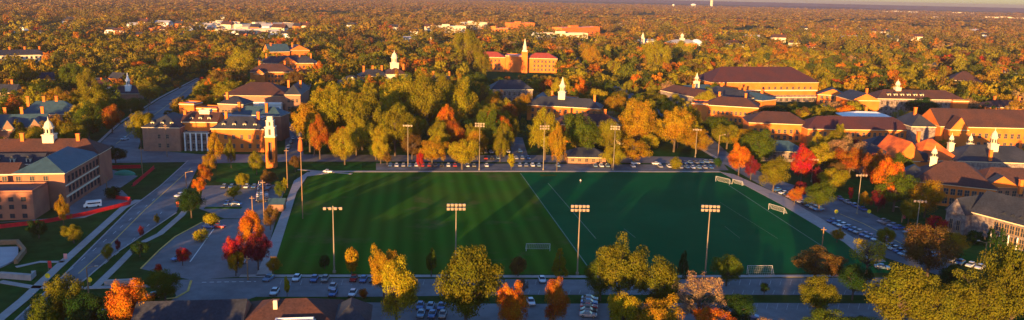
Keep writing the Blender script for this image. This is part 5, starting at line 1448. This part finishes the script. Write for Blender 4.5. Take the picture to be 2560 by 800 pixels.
# ------------------------------------------------------------------ cars
def car_proto():
    r = empty('parked_car', (0, 0, 0))
    # body: lofted cross sections along y (front at -y)
    prof = [(-2.25, 0.62, 0.74), (-2.1, 0.42, 0.82), (-1.2, 0.30, 0.93), (-0.75, 0.28, 0.98), (1.25, 0.28, 1.0), (1.9, 0.34, 0.97), (2.2, 0.48, 0.88), (2.28, 0.6, 0.78)]
    def loft(secs, name, m, wfun):
        vs, fs = [], []
        for y, z0, z1 in secs:
            w0, w1 = wfun(y)
            zm = (z0+z1)/2
            vs += [(-w0*0.96, y, z0), (-w0, y, zm), (-w1, y, z1), (w1, y, z1), (w0, y, zm), (w0*0.96, y, z0)]
        k = len(secs)
        for j in range(k-1):
            for i in range(6):
                a, b2 = j*6+i, j*6+(i+1) % 6
                fs.append((a, a+6, b2+6, b2))
        fs.append(tuple(range(6))); fs.append(tuple(reversed(range((k-1)*6, k*6))))
        return vs, fs
    vs, fs = loft(prof, 'body', M_PAINT, lambda y: (0.92 - 0.10*max(0, (abs(y)-1.5))/0.8, 0.86 - 0.12*max(0, (abs(y)-1.5))/0.8))
    b = link('body', mesh_from('body', vs, fs, [M_PAINT]), r); b['_paint'] = 1; KIDS.setdefault(r.name, []).append(b)
    top = [(-1.0, 0.95, 0.96), (-0.35, 0.95, 1.44), (0.95, 0.95, 1.47), (1.7, 0.95, 0.99)]
    vs, fs = [], []
    for y, z0, z1 in top:
        w0, w1 = 0.80, 0.80 - 0.22*(z1-0.95)/0.5
        vs += [(-w0, y, z0), (-w1, y, z1), (w1, y, z1), (w0, y, z0)]
    for j in range(3):
        for i in range(3): a = j*4+i; fs.append((a, a+4, a+5, a+1))
    fs += [(0,1,2,3), (15,14,13,12)]
    KIDS[r.name].append(link('windows', mesh_from('windows', vs, fs, [M_CARGLASS]), r))
    mb = MB(); mb.add([(-0.60,-0.30,1.445),(0.60,-0.30,1.445),(0.585,0.95,1.478),(-0.585,0.95,1.478),(-0.56,-0.28,1.50),(0.56,-0.28,1.50),(0.55,0.93,1.53),(-0.55,0.93,1.53)],
        [(4,5,6,7),(0,1,5,4),(1,2,6,5),(2,3,7,6),(3,0,4,7)]); o = mb.build('roof', M_PAINT, r); o['_paint'] = 1
    for sx in (-1, 1):
        for y in (-1.4, 1.35):
            mb = MB(); mb.tube((sx*0.72, y, 0.33), (sx*0.94, y, 0.33), 0.33, n=14); mb.tube((sx*0.94, y, 0.33), (sx*0.95, y, 0.33), 0.19, n=10, mi=1); mb.build('wheel', [M_TYRE, M_STEEL], r)
        mb = MB(); mb.box(*sorted((sx*0.5, sx*0.8)), -2.26, -2.1, 0.66, 0.78); mb.build('headlight', M_LAMP, r)
        mb = MB(); mb.box(*sorted((sx*0.55, sx*0.8)), 2.2, 2.31, 0.68, 0.82); mb.build('tail_light', M_REDF, r)
    return r
CARP = car_proto(); _car_used = [False]
CC_ = {'white': (0.58, 0.60, 0.64), 'silver': (0.28, 0.29, 0.32), 'grey': (0.16, 0.165, 0.17), 'black': (0.018, 0.018, 0.02), 'blue': (0.03, 0.10, 0.28), 'pale blue': (0.14, 0.24, 0.36), 'red': (0.35, 0.02, 0.02), 'tan': (0.38, 0.30, 0.2)}
CN = ['silver', 'blue', 'black', 'white', 'grey', 'pale blue', 'white', 'red', 'blue', 'silver', 'grey', 'black']
def car(x, y, rz, c, label, group=None, s=1.0):
    o = copy_tree(CARP, color=CC_[c]) if _car_used[0] else CARP
    if not _car_used[0]:
        for k in KIDS[CARP.name]:
            if k.get('_paint'): k.color = (*CC_[c], 1)
    _car_used[0] = True
    o.location = (x, y, 0.055); o.rotation_euler = (0, 0, rz); o.scale = (s*1.02, s, s*1.03)
    tag(o, label, 'car', group)
ORDN = ['first', 'second', 'third', 'fourth', 'fifth', 'sixth', 'seventh', 'eighth', 'ninth', 'tenth', 'eleventh', 'twelfth', 'thirteenth', 'fourteenth', 'fifteenth', 'sixteenth', 'seventeenth', 'eighteenth', 'nineteenth', 'twentieth',
        'twenty-first', 'twenty-second', 'twenty-third', 'twenty-fourth', 'twenty-fifth', 'twenty-sixth', 'twenty-seventh', 'twenty-eighth', 'twenty-ninth', 'thirtieth', 'thirty-first', 'thirty-second']
def car_row(a, b, gap, ang, where, group, seed, skip=0.1, side='from the left', cols=None, z=0):
    g = random.Random(seed); A, B = Vector(U(*a)), Vector(U(*b)); L = (B-A).length; n = int(L/gap); d = (B-A)/L; k = 0
    base = math.atan2(d.y, d.x)
    for i in range(n+1):
        if g.random() < skip: continue
        p = A + d*(i*gap) ; c = (cols[k % len(cols)] if cols else g.choice(CN))
        car(p.x + g.uniform(-0.1, 0.1), p.y + g.uniform(-0.3, 0.3), base + ang + g.uniform(-0.04, 0.04), c, f'{c} car, {ORDN[min(k, 31)]} {side}, {where}', group)
        k += 1
car_row((960, 416), (1230, 417), 3.0, 0, 'row behind the striped grass', 'cars behind the left field half', 1, 0.15)
car_row((1300, 416), (1530, 418), 3.0, 0, 'row behind the field centre', 'cars behind the field centre', 2, 0.25)
car_row((1560, 418), (1700, 419), 4.4, 0, 'sparse row behind the turf', 'cars behind the turf', 3, 0.35, cols=['white', 'silver', 'white', 'pale blue', 'white', 'blue'])
car_row((1562, 411), (1690, 412), 5.2, R(90), 'street line behind the turf', 'cars at the street behind turf', 14, 0.4, cols=['white', 'white', 'silver'])
car_row((1702, 421), (1790, 422), 2.9, 0, 'tight row at the far turf corner', 'cars at the far turf corner', 4, 0.0, cols=['silver', 'pale blue', 'white', 'pale blue', 'silver', 'blue'])
car_row((1712, 410), (1780, 407), 2.9, 0, 'second rank at the far turf corner', 'second rank at the far turf corner', 15, 0.1, cols=['blue', 'pale blue', 'grey'])
car_row((1215, 398), (1330, 398), 3.0, 0, 'gap right of the grove', 'cars in the gap right of the grove', 16, 0.15)
car_row((1200, 384), (1320, 380), 3.0, 0, 'deeper rank right of the grove', 'deeper rank right of the grove', 17, 0.2)
car_row((2080, 556), (2200, 606), 2.9, R(8), 'row by the turf path', 'cars on the left of the side street', 5, 0.0, cols=['blue', 'pale blue', 'white', 'blue', 'blue', 'silver'])
car_row((2212, 612), (2262, 640), 2.9, R(8), 'lower row by the turf path', 'cars low on the side street', 18, 0.0, cols=['blue', 'pale blue', 'white'])
car_row((1942, 478), (2052, 530), 2.9, R(8), 'row under the green round tree', 'cars under the green round tree', 6, 0.1, cols=['blue', 'white', 'black', 'pale blue', 'silver'])
car_row((2100, 500), (2160, 528), 5.4, R(90), 'kerb line right of the side street', 'cars at the right kerb', 7, 0.0, cols=['blue', 'silver', 'blue'])
car_row((2205, 556), (2290, 592), 2.9, R(8), 'far row right of the side street', 'cars right of the side street', 8, 0.05, cols=['silver', 'grey', 'pale blue', 'blue'])
car_row((2330, 642), (2462, 676), 2.9, 0, 'curved row on the stone hall drive', 'cars on the stone hall drive', 9, 0.05, cols=['pale blue', 'silver', 'blue', 'white', 'white'])
car_row((786, 702), (826, 702), 2.9, 0, 'pair parked facing the field walk', 'pair facing the field walk', 10, 0.0, cols=['blue', 'grey'])
car_row((884, 702), (940, 703), 2.8, 0, 'short row left of the amber trees', 'short row left of the amber trees', 11, 0.0, cols=['red', 'blue', 'black', 'black'])
car_row((686, 735), (700, 735), 2.9, 0, 'pair beside the narrow yellow tree', 'pair beside the narrow yellow tree', 12, 0.0, cols=['white', 'grey'])
car_row((1050, 770), (1120, 772), 2.8, 0, 'rank left of the olive oak', 'rank left of the olive oak', 13, 0.0, cols=['blue', 'pale blue', 'blue', 'silver'])
car_row((1052, 790), (1122, 792), 2.8, 0, 'lower rank left of the olive oak', 'lower rank between yellow tree and oak', 19, 0.0, cols=['pale blue', 'blue', 'grey', 'blue'])
car_row((560, 470), (700, 470), 3.0, 0, 'top row, upper car park', 'cars in the top row of upper car park', 20, 0.3)
car_row((545, 512), (600, 512), 3.4, 0, 'lower row, upper car park', 'cars in the lower row of upper car park', 21, 0.3, cols=['blue', 'black', 'white'])
car_row((655, 505), (660, 455), 3.2, 0, 'column beside the tower foot', 'cars beside the tower foot', 22, 0.2)
car_row((720, 372), (735, 345), 5.4, R(90), 'street behind the bell tower', 'cars behind the bell tower', 23, 0.2, cols=['white', 'blue', 'silver'])
car_row((1565, 192), (1640, 196), 3.2, 0, 'far lot around the orange red tree', 'cars in the far lot', 24, 0.1, cols=['white', 'pale blue', 'white', 'silver'])
car_row((2480, 190), (2556, 196), 3.4, 0, 'far lot at the right edge', 'cars in the far right lot', 25, 0.1)
for px, py, c, rz, lb in [
    (672, 700, 'pale blue', -12, 'pale blue car at the end of the field walk'), (742, 700, 'white', 0, 'white car facing the field between the two walks'),
    (833, 738, 'blue', 0, 'blue car behind the nearest roof ridge'), (882, 738, 'white', 0, 'white car driving in the lane below the field'),
    (1355, 704, 'white', 5, 'white car at the head of the red flame tree'), (1327, 760, 'white', 10, 'white car beside the small lane island'),
    (832, 722, 'silver', 0, 'silver car left of the nearest roof peak'), (258, 790, 'blue', -35, 'blue car behind the bright orange maple'),
    (382, 745, 'black', -60, 'black car by the green island tree'), (446, 650, 'blue', -30, 'blue car behind the small red tree'),
    (1875, 796, 'blue', 80, 'blue car in the lowest lane, right of centre'), (523, 570, 'blue', 80, 'blue car under the yellow bay line trees'),
    (548, 570, 'red', 80, 'dark red car under the yellow bay line trees'), (600, 658, 'silver', 80, 'silver car under the tan yellow tree'),
    (590, 514, 'blue', 85, 'dark blue car under the upper yellow tree'), (312, 350, 'white', -25, 'white car on the lower end of the upper road'),
    (820, 432, 'white', 80, 'white car on the walk behind the field corner'), (450, 492, 'white', -22, 'white car driving on the avenue'),
    (2205, 672, 'pale blue', 75, 'pale blue car at the end of the turf path'), (432, 250, 'silver', -25, 'silver car high on the upper road')]:
    x, y = U(px, py); car(x, y, R(rz), c, lb)
x0, y0 = U(1470, 792)
for i, c in enumerate(['silver', 'black', 'red', 'blue', 'grey']):
    car(x0 + i*0.35, y0 + i*2.75, R(84), c, f'{c} car, {ORDN[i]} from the bottom in the stacked side row', 'cars stacked beside the lane')
# white van on the plaza
def van(px, py, rz):
    x, y = U(px, py); r = empty('delivery_van', (x, y, 0.03), rz); tag(r, 'white van parked on the plaza beside the red fence', 'van')
    vs, fs = [], []
    for yy, z1, w in [(-3.0, 1.0, 0.9), (-2.8, 1.25, 0.98), (-2.1, 2.3, 1.0), (-1.8, 2.45, 1.0), (2.9, 2.5, 1.0), (3.0, 2.3, 0.98)]:
        vs += [(-w, yy, 0.4), (-w, yy, z1*0.7), (-w*0.9, yy, z1), (w*0.9, yy, z1), (w, yy, z1*0.7), (w, yy, 0.4)]
    for j in range(5):
        for i in range(6): a, b2 = j*6+i, j*6+(i+1) % 6; fs.append((a, a+6, b2+6, b2))
    fs += [tuple(range(6)), tuple(reversed(range(30, 36)))]
    link('body', mesh_from('body', vs, fs, [M_WHITE]), r)
    mb = MB(); mb.add([(-0.85,-2.78,1.35),(0.85,-2.78,1.35),(0.8,-2.2,2.2),(-0.8,-2.2,2.2)], [(0,1,2,3)]); mb.build('windscreen', M_CARGLASS, r)
    mb = MB()
    for sx in (-1, 1): mb.box(*sorted((sx*0.99, sx*1.015)), -1.6, 2.6, 1.45, 1.95)
    mb.build('side_windows', M_CARGLASS, r)
    for sx in (-1, 1):
        for yy in (-1.9, 1.8):
            mb = MB(); mb.tube((sx*0.78, yy, 0.4), (sx*1.02, yy, 0.4), 0.4, n=14); mb.build('wheel', M_TYRE, r)
van(232, 518, R(-62))
# green heap under a tarpaulin on the plaza
x, y = U(312, 436); mb = MB(); mb.lathe([(3.6, 0), (3.2, 0.8), (2.0, 1.5), (0.6, 1.9), (0.05, 1.95)], 0, 0, 14)
o = mb.build('tarpaulin_heap', M_OBJ, color=(0.02, 0.22, 0.13), loc=(x, y, 0)); o.scale = (1.3, 0.7, 1); tag(o, 'green tarpaulin covered heap behind the slanting red fence', 'heap')

# ------------------------------------------------------------------ haze
hm = bpy.data.materials.new('evening_haze'); hm.use_nodes = True
n = hm.node_tree.nodes; n.clear()
pv = n.new('ShaderNodeVolumePrincipled'); pv.inputs['Color'].default_value = HAZE_COLOR; pv.inputs['Density'].default_value = HAZE_DENSITY; pv.inputs['Anisotropy'].default_value = 0.45
ho = n.new('ShaderNodeOutputMaterial'); hm.node_tree.links.new(pv.outputs[0], ho.inputs['Volume'])
mb = MB(); mb.box(-15500, 15500, -1500, 15800, -1.5, 92)
hz = mb.build('haze', hm); tag(hz, 'thin evening haze over the whole town', 'haze', None, 'stuff')
